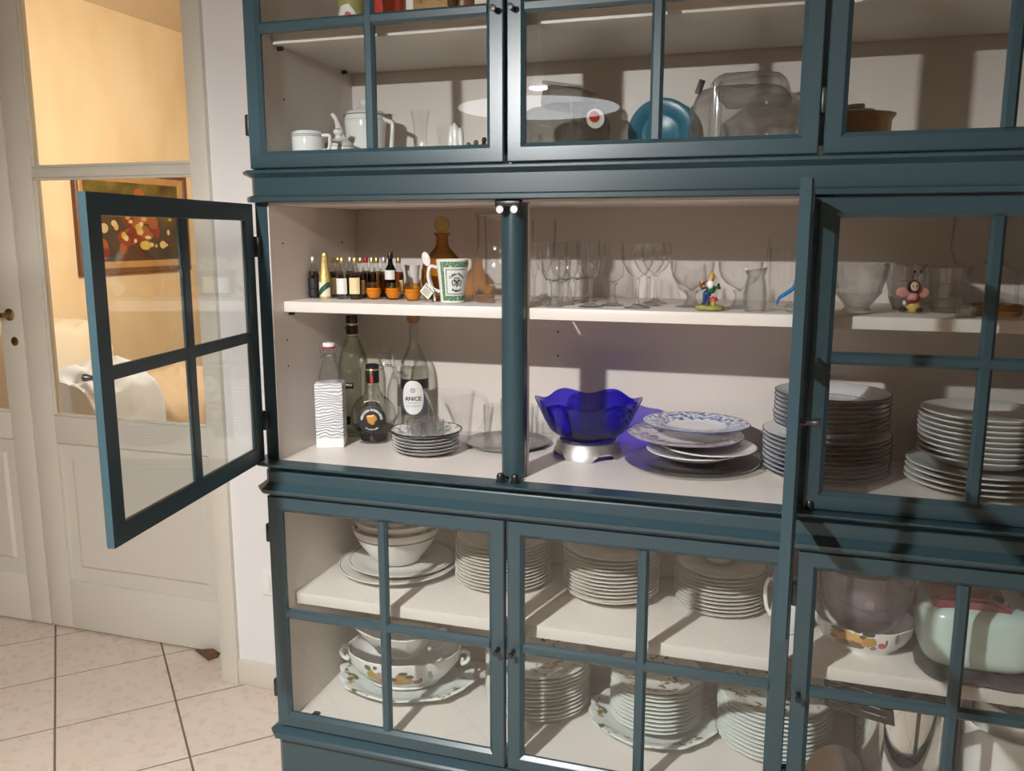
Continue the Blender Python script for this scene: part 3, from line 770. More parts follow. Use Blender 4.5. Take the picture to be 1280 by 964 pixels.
M['pl_dark'] = rim_mat('white_plate_dark_rim', (0.74, 0.76, 0.79), (0.03, 0.03, 0.05), .972, ring=[(.60, .615, (.05, .05, .07))])
M['pl_gold'] = rim_mat('white_plate_gold_rim', (0.76, 0.75, 0.72), (0.62, 0.54, 0.40), .99, ring=[(.955, .968, (.12, .08, .04))])
M['pl_black'] = rim_mat('black_rim_saucer', (0.76, 0.75, 0.74), (0.012, 0.012, 0.012), .990)
M['pl_black_top'] = rim_mat('black_patterned_saucer', (0.74, 0.73, 0.71), (0.012, 0.012, 0.012), .93, pattern=(.45, .93, [(.12, .12, .12), (.45, .45, .44)], 7, .52))
M['pl_ivory'] = rim_mat('ivory_plate', (0.78, 0.77, 0.72), None)
M['pl_blue'] = rim_mat('blue_floral_plate', (0.76, 0.78, 0.82), (0.10, 0.13, 0.32), .975, pattern=(.56, .955, [(.42, .48, .66), (.10, .15, .40), (.03, .05, .24)], 11, .42), ring=[(.935, .95, (.08, .10, .30))])
M['pl_purple'] = rim_mat('purple_floral_plate', (0.76, 0.74, 0.75), (0.25, 0.2, 0.25), .985, pattern=(.5, .97, [(.55, .48, .55), (.22, .13, .22), (.30, .10, .14)], 9, .44))
M['pl_white'] = rim_mat('plain_white_plate', (0.78, 0.77, 0.75), None)
M['pl_fruit'] = rim_mat('fruit_print_plate', (0.76, 0.78, 0.75), (0.66, 0.70, 0.66), .985, pattern=(.28, .86, [(.34, .28, .10), (.07, .10, .05), (.18, .06, .04)], 7, .55))
dinner = lambda m: plate_me('plate', plate_prof(.115, .64, .56), m)
soup = lambda m: plate_me('soup_plate', plate_prof(.20, .60, .50, .03), m)
fruit_me = plate_me('plate', plate_prof(.13, .64, .5, .03), M['pl_fruit'], 72, 12, .025)
def stack(u, v, z, w, n, pitch, me, desc, group, name='plate', cat='plate', jit=.0015, kinds=None, rotz=None):
    """n plates; desc(k) gives the label of the k-th from the top"""
    if isinstance(u, Vector): c, r = u, w
    else: c, r = stand(u, v, z, w, .11, 1.05)
    for k in range(n):
        o = link(name, me, None, (c.x+random.uniform(-jit, jit), c.y+random.uniform(-jit, jit), z+k*pitch), (0, 0, random.uniform(0, 6.28) if rotz is None else rotz), r)
        i = n-1-k
        tag(o, desc % (ORD[i] if i < n-1 else 'bottom'), cat, group)
    return c, r, z+n*pitch

# ---------------- middle cabinet, base board
d_dark, s_dark = dinner(M['pl_dark']), soup(M['pl_dark'])
c, r, zt = stack(1030, 603, ZMF, 153, 9, .0096, d_dark, '%s dinner plate in the blue-rimmed pile behind the open door, beneath the soup plates', 'blue-rimmed dinner plates')
stack(c + Vector((.006, 0, 0)), 0, zt+.001, r*.895, 8, .0094, s_dark, '%s soup plate in the blue-rimmed pile behind the open door', 'blue-rimmed soup plates', 'soup_plate')
d_gold, s_gold = dinner(M['pl_gold']), soup(M['pl_gold'])
d_wht, s_wht = dinner(M['pl_white']), soup(M['pl_white'])
c, r, zt = stack(1222, 620, ZMF, 172, 4, .0112, d_wht, '%s wide plate under the plain white pile at the right of the middle base board', 'plain white wide plates')
stack(c + Vector((.0, 0, 0)), 0, zt+.004, r*.86, 9, .0105, s_wht, '%s soup plate in the plain white pile at the right of the middle base board', 'plain white soup plates', 'soup_plate')
p = at_z(960, 588, ZMF)
tag(tubeo('ribbon_scrap', spline([(p.x-.012, p.y, ZMF+.002), (p.x-.004, p.y+.004, ZMF+.006), (p.x+.003, p.y-.002, ZMF+.003), (p.x+.012, p.y+.003, ZMF+.008)], 5), [.0008, .0016]*10+[.0008], solid('yellow_green_ribbon', (.35, .48, .04), .5), None, 6), 'scrap of yellow-green ribbon beside the blue-rimmed plate pile', 'ribbon')
# glass platter with odd plates on it
c, r = stand(865, 594, ZMF, 168, .07)
o = link('glass_platter', plate_me('glass_platter', plate_prof(.07, .72, .6, .03), M['smoke_plate']), None, (c.x, c.y, ZMF), None, r)
tag(o, 'flat clear glass platter under the odd floral plates', 'platter')
zt = ZMF+.0190
o = link('plate', plate_me('plate', plate_prof(.17, .6, .5, .03), M['pl_white']), None, (c.x+.004, c.y-.006, zt), None, r*.70); tag(o, 'plain white plate, lowest on the glass platter', 'plate')
o = link('plate', plate_me('plate', plate_prof(.12, .62, .5, .03), M['pl_white']), None, (c.x+.034, c.y-.012, zt+.0175), (0, .015, 0), r*.70); tag(o, 'white plate slipped to the right under the purple floral plate', 'plate')
o = link('plate', plate_me('plate', plate_prof(.11, .60, .5, .03), M['pl_purple']), None, (c.x-.018, c.y+.006, zt+.0345), (0, .014, 0), r*.86); tag(o, 'purple floral plate under the blue one on the glass platter', 'plate')
o = link('plate', plate_me('plate', plate_prof(.11, .55, .5, .03), M['pl_blue']), None, (c.x+.004, c.y+.012, zt+.061), (-.01, .015, 0.6), r*.79); tag(o, 'blue floral plate lying on top of the odd plates', 'plate')
# cobalt bowl on silver foot
c, r = stand(734.5, 577, ZMF, 87, 0, 1.66)
t = thing('glass_bowl', 'cobalt blue glass bowl with a wavy rim on a silver foot', 'bowl', c)
hb = .125; rb = 66*px(c)
prof = [(0, .034), (.028, .034), (.040, .036), (.058, .044), (.078, .062), (.0895, .085), (.0985, .108), (.1060, .128), (.1050, .1295), (.1025, .128), (.095, .108), (.086, .086), (.075, .065), (.056, .0475), (.04, .040), (0, .0385)]
sc_r = rb/.1085
def wavy(t_, r_, z_):
    k = max(0, (z_-.06)/.07); a = cos(6*(t_-.22))
    R = r_*sc_r*(1+.035*k*a)
    return (R*cos(t_), R*sin(t_), z_ + .0065*k*k*a)
latheo('bowl', prof, M['blue'], t, 72, wavy, angle=60)
def arch(t_, r_, z_):
    a = max(0, cos(4*(t_-.75)))
    z2 = z_ if z_ > .006 else z_ + .018*a**.7
    return (r_*cos(t_), r_*sin(t_), z2)
R1 = r
latheo('foot', [(R1*.99, 0), (R1*.97, .012), (R1*.90, .024), (R1*.88, .036), (R1*.80, .0385), (R1*.78, .034), (R1*.84, .024), (R1*.9, .012), (R1*.94, 0)], M['silver'], t, 72, arch, closed=True, angle=50)
# saucers with upturned glasses
sb = plate_me('saucer', plate_prof(.16, .6, .5, .035), M['pl_black'])
c, r, zt = stack(533, 571, ZMF, 84, 5, .0076, sb, '%s saucer with a black rim in the pile beside the round brandy bottle', 'black-rimmed saucers', 'saucer', 'saucer')
o = link('saucer', plate_me('saucer', plate_prof(.17, .6, .5, .04), M['pl_black_top']), None, (c.x, c.y, zt+.002), None, r*1.09); tag(o, 'black and white patterned saucer holding small cut glasses', 'saucer')
zg = zt + .0065
gsh = lambda t_, r_, z_: (r_*(1+.07*cos(9*t_))*cos(t_), r_*(1+.07*cos(9*t_))*sin(t_), z_)
g0 = None; q = 0
WHERE = ['right of the middle of', 'at the back right of', 'at the back left of', 'at the left of', 'at the front left of', 'at the front right of']
for ring_, nn, rr_ in ((0, 1, 0), (1, 6, .0295)):
    for k in range(nn):
        a = k*2*pi/6+.25
        p = (c.x+rr_*cos(a), c.y-.003+rr_*sin(a), zg)
        lb = 'small cut glass %s the cluster on the patterned saucer' % WHERE[k] if rr_ else 'small cut glass in the very middle of the cluster on the saucer'
        if g0 is None:
            g0 = latheo('small_cut_glass', hollow([(0, 0), (.0105, 0), (.0128, .008), (.0138, .026), (.0140, .033)], .0018, .007), M['crystal'], None, 27, gsh, angle=20, loc=p)
            tag(g0, lb, 'glass', 'small cut glasses on the saucer')
        else: dup(g0, p, a, lb)
# metal tray with tumblers
c, r = stand(634, 565.5, ZMF, 105, .06)
o = latheo('metal_tray', [(0, .002), (.86*r, .002), (.90*r, .003), (r, .010), (r*1.0, .0115), (.985*r, .0112), (.9*r, .005), (.86*r, .0038), (0, .0038)], M['pewter'], None, 64, loc=c)
tag(o, 'round grey metal tray with tumblers, behind the centre post', 'tray')
ZT = ZMF+.0042
def tumbler(u, v, w, h, label, flare=1.12, facets=8):
    cc, rr_ = stand(u, v, ZT, w)
    sh = lambda t_, r_, z_: (r_*(1+.045*abs(cos(facets*t_/2)))*cos(t_), r_*(1+.045*abs(cos(facets*t_/2)))*sin(t_), z_) if z_ < h*.55 else (r_*1.02*cos(t_), r_*1.02*sin(t_), z_)
    o = latheo('tumbler', hollow([(0, 0), (rr_*.92, 0), (rr_, .003), (rr_*1.02, h*.3), (rr_*1.08, h*.6), (rr_*flare, h)], .0022, .010), M['clear'], None, 48, sh, angle=25, loc=cc)
    tag(o, label, 'glass')
tumbler(619, 560, 26, .098, 'thick-bottomed clear tumbler at the left of the metal tray')
tumbler(640, 551, 26, .098, 'clear tumbler on the metal tray hidden behind the post')
tumbler(661, 556, 22, .092, 'straight clear tumbler right of the post on the metal tray')
tumbler(682, 549, 18, .040, 'low clear glass at the right edge of the metal tray')
# glass pitcher
c = Vector((x_at(566, .306, ZMF+.05), .306, ZMF)); r = 22.5*px(c)
h = z_at(c.x, c.y, 490)-ZMF
t = thing('glass_pitcher', 'wide clear glass pitcher between the anise bottle and the tray', 'pitcher', c)
def lip(t_, r_, z_):
    k = max(0, (z_-.6*h)/(.4*h)); a = max(0, cos(t_-pi*1.08))**6
    return ((r_+.018*k*k*a)*cos(t_), (r_+.018*k*k*a)*sin(t_), z_+.006*k*a)
latheo('body', hollow([(0, 0), (r*.95, 0), (r, .004), (r*1.04, h*.3), (r*1.10, h*.6), (r*1.24, h*.95), (r*1.27, h)], .0025, .006), M['clear_soft'], t, 48, lip, angle=50)
tubeo('handle', spline([(r*1.2, 0, h*.93), (r*1.2+.014, -.002, h*.99), (r*1.2+.033, -.004, h*.90), (r*1.2+.036, -.004, h*.6), (r*1.1+.022, -.003, h*.25), (r*1.04, 0, h*.16)], 6), .0048, M['clear'], t, 10)
# anise bottle
c = Vector((x_at(519, .36, ZMF+.05), .36, ZMF)); r = 18*px(c)
zb = lambda v: z_at(c.x, c.y, v)-ZMF
t = thing('liqueur_bottle', 'slim clear bottle with a white oval ANICE label and cork', 'bottle', c, .62)
prof = [(0, 0), (r*.9, 0), (r, .004), (r, zb(470)), (r*.99, zb(462)), (r*.85, zb(451)), (r*.55, zb(441)), (r*.36, zb(432)), (r*.31, zb(425)), (r*.30, zb(404)), (r*.36, zb(403)), (r*.36, zb(400))]
latheo('glass', hollow(prof, .0022, .006), M['bottle_clear'], t, 40)
latheo('liquid', [(0, .0065), (r-.0028, .0065), (r-.0028, zb(459)), (0, zb(459))], M['anice'], t, 32)
latheo('cork', [(0, zb(404)), (r*.26, zb(404)), (r*.27, zb(401)), (r*.44, zb(401)), (r*.44, zb(393.5)), (0, zb(393))], M['cork'], t, 20)
finish('label_band', arc_sheet(bmesh.new(), r+.0002, r+.0002, zb(516), zb(471.5), -1.35, .85, 16), M['label_grey'], t)
finish('label_top_band', arc_sheet(bmesh.new(), r+.0005, r+.0005, zb(484), zb(471.5), -1.30, .95, 14), M['label_black'], t)
za, zc_ = zb(515), zb(472.5); zm = (za+zc_)/2; hh = (zc_-za)/2
bm = bmesh.new(); rows = []
for q_ in (0.0, .25, .5, .75, 1.0):
    row = []
    for k in range(40):
        a = 2*pi*k/40; sx = .62*cos(a)*(1+.15*sin(a)**2)*q_; sz = hh*.98*sin(a)*q_
        row.append(((r+.0014)*sin(sx*1.2-.33), -(r+.0014)*cos(sx*1.2-.33), zm+sz))
        if q_ == 0: break
    rows.append([bm.verts.new(p_) for p_ in row])
for A, B in zip(rows, rows[1:]):
    for k in range(40):
        j = (k+1) % 40
        bm.faces.new((A[0], B[k], B[j]) if len(A) == 1 else (A[k], B[k], B[j], A[j]))
lab = finish('oval_label', bm, M['label_white'], t)
letters('lettering', 'ANICE', .0145, M['ink_black'], lab, wrap_fn(r+.0024, zm-.003, -.33), bold=.0003)
letters('lettering', 'B I A N C O', .0045, M['ink_black'], lab, wrap_fn(r+.0024, zm-.0135, -.33))
letters('lettering', 'LIQUORE TRADIZIONALE', .0032, M['ink_black'], lab, wrap_fn(r+.0024, zm-.0215, -.33))
for (ra, rb_) in ((.0058, .0046), (.0022, .0014)):
    bm = bmesh.new(); A, B = [], []
    for k in range(24):
        a = 2*pi*k/24
        for lst, q_ in ((A, ra), (B, rb_)):
            ang = -.33+q_*cos(a)/r; lst.append(bm.verts.new(((r+.0024)*sin(ang), -(r+.0024)*cos(ang), zm+.0185+q_*sin(a))))
    for k in range(24): bm.faces.new((A[k], A[(k+1) % 24], B[(k+1) % 24], B[k]))
    finish('emblem_ring', bm, M['ink_black'], lab)
# tall vermouth bottle
c, r = stand(443, 551, ZMF, 36)
c = Vector((x_at(443, .30, 1.0), .30, ZMF)); r = 18*px(c)
zb = lambda v: min(z_at(c.x, c.y, v)-ZMF, 1.2460-ZMF)
t = thing('vermouth_bottle', 'tall pale green vermouth bottle with a black cap', 'bottle', c)
prof = [(0, 0), (r*.9, 0), (r, .005), (r, zb(462)), (r*.99, zb(452)), (r*.80, zb(438)), (r*.55, zb(428)), (r*.42, zb(420)), (r*.37, zb(412)), (r*.37, zb(402))]
latheo('glass', hollow(prof, .0025, .008), M['bottle_greenish'], t, 40)
latheo('cap', [(0, zb(421)), (r*.41, zb(421)), (r*.41, zb(406)), (r*.36, zb(405)), (r*.40, zb(404)), (r*.40, zb(394)), (0, zb(394))], M['black'], t, 24)
for vv in (405, 418.5): latheo('cap_ring', [(r*.415, zb(vv+1.3)), (r*.425, zb(vv+.6)), (r*.425, zb(vv-.6)), (r*.415, zb(vv-1.3))], M['gold_cap'], t, 24)
sh = r+.0007
bm = bmesh.new(); cvx = bm.verts.new((sh*sin(-.05), -sh*cos(-.05), zb(479))); P = []
for k in range(24):
    a = 2*pi*k/24; ang = -.05+.0098*cos(a)/r; P.append(bm.verts.new((sh*sin(ang), -sh*cos(ang), zb(479)+.0098*sin(a))))
for k in range(24): bm.faces.new((P[k], P[(k+1) % 24], cvx))
finish('red_roundel', bm, M['red'], t)
lab = finish('black_bar', arc_sheet(bmesh.new(), r+.0012, r+.0012, zb(482.5), zb(475.5), -.57, .47, 10), M['label_black'], t)
letters('lettering', 'MARTINI', .0085, M['ink_white'], lab, wrap_fn(r+.0022, zb(479), -.05), bold=.0003)
bm = arc_sheet(bmesh.new(), r+.0006, r+.0006, zb(527), zb(517), -.2, .2, 5)
finish('small_back_label', bm, M['label_black'], t)
# round brandy bottle
c, r = stand(468, 557, ZMF, 36)
zb = lambda v: z_at(c.x, c.y, v)-ZMF
t = thing('brandy_bottle', 'round flattened brandy bottle with a black roundel label, one third full', 'bottle', c, .34)
R = 28.5*px(c); zc0 = zb(520); fr = 18*px(c)
dep = .62
def flat(t_, r_, z_):
    k = min(1, max(0, (z_-zb(487))/(zb(478)-zb(487)))); sy = dep*(1-k)+k
    return (r_*cos(t_), r_*sin(t_)*sy, z_)
prof = [(0, 0), (fr*.96, 0), (fr, .003), (fr*1.0, zb(551))]
for k in range(15):
    a = -pi/2 + .72 + (pi-.72-.45)*k/14; prof.append((R*cos(a), zc0+R*sin(a)))
nr = 7.2*px(c)
prof += [(nr*1.15, zb(486)), (nr, zb(482)), (nr, zb(470))]
prof = [p_ for i_, p_ in enumerate(prof) if i_ == 0 or p_[1] >= prof[i_-1][1]-1e-6]
latheo('glass', hollow(prof, .0025, .006), M['bottle_clear'], t, 48, flat)
zl = zb(531)
lp = [(0, .0065), (fr-.004, .0065)]
for k in range(15):
    a = -pi/2 + .72 + (pi)*k/20; z_ = zc0+(R-.003)*sin(a)
    if z_ < zl and z_ > .012: lp.append(((R-.003)*cos(a), z_))
lp += [(sqrt(max(0, (R-.003)**2-(zl-zc0)**2)), zl), (0, zl)]
latheo('liquid', lp, M['brandy'], t, 40, flat)
latheo('cap', [(0, zb(478)), (nr*1.16, zb(478)), (nr*1.16, zb(463)), (nr*1.08, zb(462)), (nr*1.14, zb(461)), (nr*1.14, zb(456)), (nr*.95, zb(455)), (0, zb(455))], M['black'], t, 24)
latheo('cap_ring', [(nr*1.19, zb(462.5)), (nr*1.21, zb(462)), (nr*1.21, zb(461)), (nr*1.17, zb(460.5))], M['gold_cap'], t, 24)
boxo('red_seal', (-.003, .003, -nr*1.32, -nr*1.17, zb(477), zb(468)), M['red'], t)
yl = -R*dep-.0004
lr = 17.0*px(c)
lab = thing('tmp', None, None)
bpy.data.objects.remove(lab)
bm = lathe(bmesh.new(), [(0, -.0012), (lr, -.0012), (lr, .0008), (lr*.97, .0012), (0, .0012)], 40)
lab = finish('roundel_label', bm, M['label_black'], t, loc=(0, yl, zc0-.0015), rot=(pi/2, 0, 0))
bm = lathe(bmesh.new(), [(0, 0), (lr*.36, 0), (lr*.33, .0008), (lr*.2, .0012), (0, .0013)], 24, lambda a, r_, z_: (r_*(1+.12*sin(3*a)+.08*cos(5*a))*cos(a), r_*(1+.12*sin(3*a)+.08*cos(5*a))*sin(a), z_))
finish('gold_head', bm, M['ink_gold'], lab, loc=(0, .0005, .0012))
def onlab(f): return lambda x, h: (lambda p_: (p_[0], p_[2], .0018))(f(x, h))
letters('lettering', 'VECCHIA ROMAGNA', .0078, M['ink_white'], lab, onlab(arc_fn(lr*.70, 0)), bold=.00025)
letters('lettering', 'ETICHETTA NERA', .0040, M['ink_white'], lab, onlab(arc_fn(lr*.74, 0, down=True)), bold=.0001)
letters('embossed_word', 'BRANDY DAL 1820', .0045, M['ink_white'], t, lambda x, h: (lambda p_: (p_[0], -sqrt(max(0, (1-(p_[0]**2+p_[2]**2)/R**2)))*R*dep-.0006, zc0+p_[2]))(arc_fn(lr*1.27, 0)(x, h)))
# swing-top bottles
def swing_wire(t, zt_, nr_, mat=None):
    for s_ in (-1, 1):
        tubeo('wire', spline([(s_*.002, -nr_*.3, zt_+.008), (s_*(nr_+.003), -.002, zt_+.004), (s_*(nr_+.004), -nr_*.6, zt_-.012), (s_*(nr_+.002), -nr_*1.1, zt_-.026), (s_*(nr_+.005), -nr_*.3, zt_-.031), (s_*(nr_*.9), nr_*.8, zt_-.026)], 5), .0009, M['wire'], t, 6)
    bm = tube(bmesh.new(), [(nr_*1.08*cos(a), nr_*1.08*sin(a), zt_-.024) for a in [2*pi*k/18 for k in range(19)]], .0009, 6); finish('wire', bm, M['wire'], t)
c = at_z(406.8, 560, ZMF); c = Vector((c.x, c.y+.033, ZMF))
zb = lambda v: z_at(c.x, c.y, v)-ZMF
t = thing('swing_top_bottle', 'swing-top bottle in a white wave-carved square sleeve', 'bottle', c, radians(21))
s_ = 17.0*px(c)
m, nt, out = new_mat('carved_wave_sleeve'); co = objco(nt)
wv = N(nt, 'ShaderNodeTexWave'); wv.wave_type = 'BANDS'; wv.bands_direction = 'Z'; wv.inputs['Scale'].default_value = 48; wv.inputs['Distortion'].default_value = 14; wv.inputs['Detail'].default_value = 1.5; wv.inputs['Detail Scale'].default_value = .55
L(nt, co, wv.inputs[0]); sp = N(nt, 'ShaderNodeSeparateXYZ'); L(nt, co, sp.inputs[0])
on = mth(nt, 'GREATER_THAN', sp.outputs[2], .024)
cw = ramp(nt, wv.outputs['Fac'], [(.25, (.36, .37, .40)), (.5, (.78, .78, .79))])
principled(nt, out, mixc(nt, on, (.82, .82, .80), cw), .55, bump=mth(nt, 'MULTIPLY', wv.outputs['Fac'], on), bstr=.7, bdist=.002)
boxo('sleeve', (-s_, s_, -s_, s_, 0, zb(477)), m, t, bev=.003)
nr = 7*px(c)
prof = [(0, zb(477)-.004), (s_*.86, zb(477)-.004), (s_*.84, zb(471)), (s_*.62, zb(458)), (s_*.44, zb(448)), (nr, zb(440)), (nr, zb(434)), (nr*1.15, zb(433)), (nr*1.15, zb(431))]
latheo('neck', hollow(prof, .002, .002), M['clear_soft'], t, 32)
latheo('stopper', [(0, zb(433)), (nr*1.05, zb(433)), (nr*1.1, zb(430)), (nr*.95, zb(428)), (0, zb(427.5))], M['porcelain'], t, 20)
latheo('rubber_ring', [(nr*1.0, zb(435)), (nr*1.15, zb(435)), (nr*1.2, zb(434)), (nr*1.15, zb(433)), (nr, zb(433))], M['red_cap'], t, 20)
swing_wire(t, zb(431), nr*1.1)
c = Vector((x_at(482, .335, 1.05), .335, ZMF)); zb = lambda v: z_at(c.x, c.y, v)-ZMF
t = thing('swing_top_bottle', 'empty clear swing-top bottle behind the round brandy bottle', 'bottle', c, radians(60))
r = 17*px(c); nr = 7*px(c)
prof = [(0, 0), (r*.9, 0), (r, .005), (r, zb(486)), (r*.93, zb(474)), (r*.65, zb(460)), (nr*1.1, zb(452)), (nr, zb(447)), (nr, zb(437)), (nr*1.2, zb(436)), (nr*1.2, zb(434))]
latheo('glass', hollow(prof, .0022, .007), M['clear'], t, 40)
swing_wire(t, zb(445), nr*1.1)

# ---------------- middle cabinet, shelf, left part
def mini(u, v, vt, w, liquid, cap, label, lab_rows, text, dz=None, body=None, y=None):
    if y is None: c, r = stand(u, v, ZMS, w)
    else:
        c = Vector((x_at(u, y, ZMS), y, ZMS)); r = w/2*px(c)
    h = z_at(c.x, c.y, vt)-ZMS
    t = thing('miniature_bottle', text, 'bottle', c, 0, None)
    prof = [(0, 0), (r*.92, 0), (r, .0015), (r, h*.56), (r*.92, h*.64), (r*.5, h*.74), (r*.40, h*.80), (r*.40, h*.86)]
    latheo('glass', hollow(prof, .0008, .0015), body or M['bottle_clear'], t, 20)
    if liquid: latheo('liquid', [(0, .0018), (r-.0012, .0018), (r-.0012, h*.56), (r*.75, h*.65), (0, h*.65)], liquid, t, 16)
    latheo('cap', [(0, h*.86), (r*.47, h*.86), (r*.50, h*.88), (r*.50, h*.985), (r*.44, h), (0, h)], cap, t, 16)
    if label:
        for (a, b, mm) in lab_rows: finish('label', arc_sheet(bmesh.new(), r+.0002, r+.0002, h*a, h*b, -1.2, 1.2, 8, .0003), M[mm], t)
    return t, c, r, h
mini(393, 373, 321, 13.5, M['liquor_dark'], M['silver_cap'], 1, [(.06, .22, 'label_black'), (.26, .48, 'label_black')], 'miniature bottle with a black label at the left end of the shelf')
mini(417, 372, 322, 12.5, M['liquor_dark'], M['gold_cap'], 1, [(.08, .50, 'label_cream')], 'miniature bottle half hidden behind the gold-foiled one')
mini(429, 374, 322, 15, M['anice'], M['gold_cap'], 1, [(.12, .50, 'label_white')], 'clear miniature bottle with a white label')
mini(445, 374.5, 322, 15, M['liquor_amber'], M['gold_cap'], 1, [(.13, .52, 'label_cream')], 'brown miniature bottle with a cream label in the front row')
back = [(424, .235, 'gold_cap', 'liquor_dark', 'miniature with a gold cap behind the clear white-labelled one'), (439, .245, 'silver_cap', 'liquor_dark', 'miniature peeping out between the white and cream labelled bottles'),
        (452, .205, 'gold_cap', 'liquor_dark', 'dark miniature just right of the cream-labelled bottle'), (458.5, .265, 'red_cap', 'liquor_dark', 'miniature bottle with a red cap'),
        (466, .22, 'gold_cap', 'liquor_dark', 'dark miniature behind the leftmost amber candle glass'), (472, .275, 'gold_cap', 'liquor_amber', 'rearmost gold-capped miniature behind the candle glasses'),
        (481, .225, 'silver_cap', 'liquor_dark', 'silver-capped dark miniature left of the green bottle'), (499, .235, 'gold_cap', 'liquor_amber', 'amber miniature right of the green bottle')]
for (u, y, cp, lq, tx) in back:
    mini(u, 0, 321.5 if cp != 'gold_cap' else 322, 13, M[lq], M[cp], u in (452, 499), [(.1, .45, 'label_cream')], tx, y=y)
t, c, r, h = mini(489, 0, 315.5, 14, M['liquor_dark'], M['black'], 1, [(.42, .62, 'label_white')], 'dark green miniature bottle with a small white label', body=M['bottle_dark'], y=.205)
# gold foil bottle
c, r = stand(407.5, 373.5, ZMS, 15); h = z_at(c.x, c.y, 316)-ZMS
t = thing('foil_bottle', 'miniature wrapped in gold foil with a green and white label', 'bottle', c)
latheo('foil', [(0, 0), (r*.9, 0), (r, .002), (r, h*.35), (r*.88, h*.5), (r*.62, h*.75), (r*.48, h*.87), (r*.42, h*.92), (r*.5, h*.94), (r*.40, h*.99), (0, h)], M['gold_foil'], t, 14, lambda a, q_, z_: (q_*(1+.05*sin(5*a+z_*300))*cos(a), q_*(1+.05*sin(5*a+z_*300))*sin(a), z_), angle=20)
m, nt, out = new_mat('green_white_label'); co = objco(nt); sp = N(nt, 'ShaderNodeSeparateXYZ'); L(nt, co, sp.inputs[0])
dg_ = mth(nt, 'ADD', mth(nt, 'MULTIPLY', sp.outputs[0], -.9), sp.outputs[2])
principled(nt, out, ramp(nt, mth(nt, 'MULTIPLY', dg_, 20), [(0, (.74, .72, .56)), (.25, (.78, .76, .66)), (.27, (.02, .08, .03)), (.56, (.03, .10, .04)), (.58, (.76, .74, .6))], 'CONSTANT'), .5)
finish('label', arc_sheet(bmesh.new(), r*1.045, r*1.02, h*.05, h*.36, -1.3, 1.3, 10, .0004), m, t)
# amber candle glasses
g = None
for (u, v, w, tx) in ((467.5, 374.5, 15, 'leftmost of the three small amber candle glasses'), (492, 375, 16, 'middle one of the three small amber candle glasses'), (516, 376.5, 16, 'amber candle glass beside the mug tag')):
    c, r = stand(u, v, ZMS, w)
    if g is None:
        t = g = thing('candle_glass', tx, 'candle glass', c, 0, 'amber candle glasses'); s1 = r/.0118; h = .0385
        latheo('cup', hollow([(0, 0), (.0095*s1, 0), (.0118*s1, .003), (.0150*s1, .010), (.0178*s1, .017), (.0186*s1, .0195), (.0160*s1, .0215), (.0172*s1, .025), (.0175*s1, .0285), (.0158*s1, .0325), (.0150*s1, .0385)], .0012, .003), M['amber'], t, 32)
        latheo('wax', [(0, .0032), (.0095*s1, .0035), (.0155*s1, .016), (.0165*s1, .0195), (.0145*s1, .0215), (.0150*s1, .026), (0, .026)], M['gel_wax'], t, 24)
        latheo('rim_glass', [(.0157*s1, .0325), (.0148*s1, .0385), (.0142*s1, .0385), (.0150*s1, .0325)], M['clear_soft'], t, 32, closed=True)
    else: dup(g, c, None, tx)
# white beaker
c = Vector((x_at(516, .30, ZMS), .30, ZMS)); k = px(c); h = z_at(c.x, c.y, 331.5)-ZMS
o = latheo('porcelain_beaker', hollow([(0, 0), (6*k, 0), (7*k, .004), (8*k, h*.6), (9.6*k, h*.96), (10.2*k, h)], .002, .003), M['porcelain'], None, 32, loc=c); tag(o, 'small white porcelain beaker behind the amber candle glasses', 'beaker')
# souvenir mug
c, r = stand(566, 379, ZMS, 30); zb = lambda v: z_at(c.x, c.y, v)-ZMS
h = zb(324.5); rt = 20.3*px(c)
t = thing('souvenir_mug', 'white tapered mug with a green clover print, spoon and tag', 'mug', c, .36)
rad = lambda z_: r + (rt-r)*(z_/h)**1.15
zs = [h*i/10 for i in range(11)]
latheo('body', hollow([(0, 0), (r*.95, 0)] + [(rad(z_), max(z_, .001)) for z_ in zs], .0025, .004), M['porcelain'], t, 48)
def mugfn(z0, a0, R_=.0006): return lambda x, hh_: (lambda z_: ((rad(max(0, min(h, z_)))+R_)*sin(a0+x/rad(h*.5)), -(rad(max(0, min(h, z_)))+R_)*cos(a0+x/rad(h*.5)), z_))(z0+hh_)
m, nt, out = new_mat('green_knot_print'); co = objco(nt)
vo = N(nt, 'ShaderNodeTexVoronoi'); vo.feature = 'DISTANCE_TO_EDGE'; vo.inputs['Scale'].default_value = 210; L(nt, co, vo.inputs['Vector'])
principled(nt, out, ramp(nt, vo.outputs['Distance'], [(.0, (.55, .66, .50)), (.10, (.02, .17, .05)), (.3, (.012, .12, .035))]), .3)
M['knot'] = m
def mug_patch(name, z0, z1, a0, a1, mat, off=.0004, n=18):
    bm = bmesh.new(); rows = []
    for i in range(n+1):
        a = a0+(a1-a0)*i/n; rows.append([bm.verts.new(((rad(z_)+off)*sin(a), -(rad(z_)+off)*cos(a), z_)) for z_ in [z0+(z1-z0)*j/4 for j in range(5)]])
    for A, B in zip(rows, rows[1:]):
        for j in range(4): bm.faces.new((A[j], B[j], B[j+1], A[j+1]))
    return finish(name, bm, mat, t)
AL, AR = -.85, 1.9
mug_patch('print_band', h*.83, h*.96, AL, AR, M['knot']); mug_patch('print_band', h*.05, h*.17, AL, AR, M['knot'])
mug_patch('print_band', h*.17, h*.83, AL, AL+.28, M['knot'], n=5)
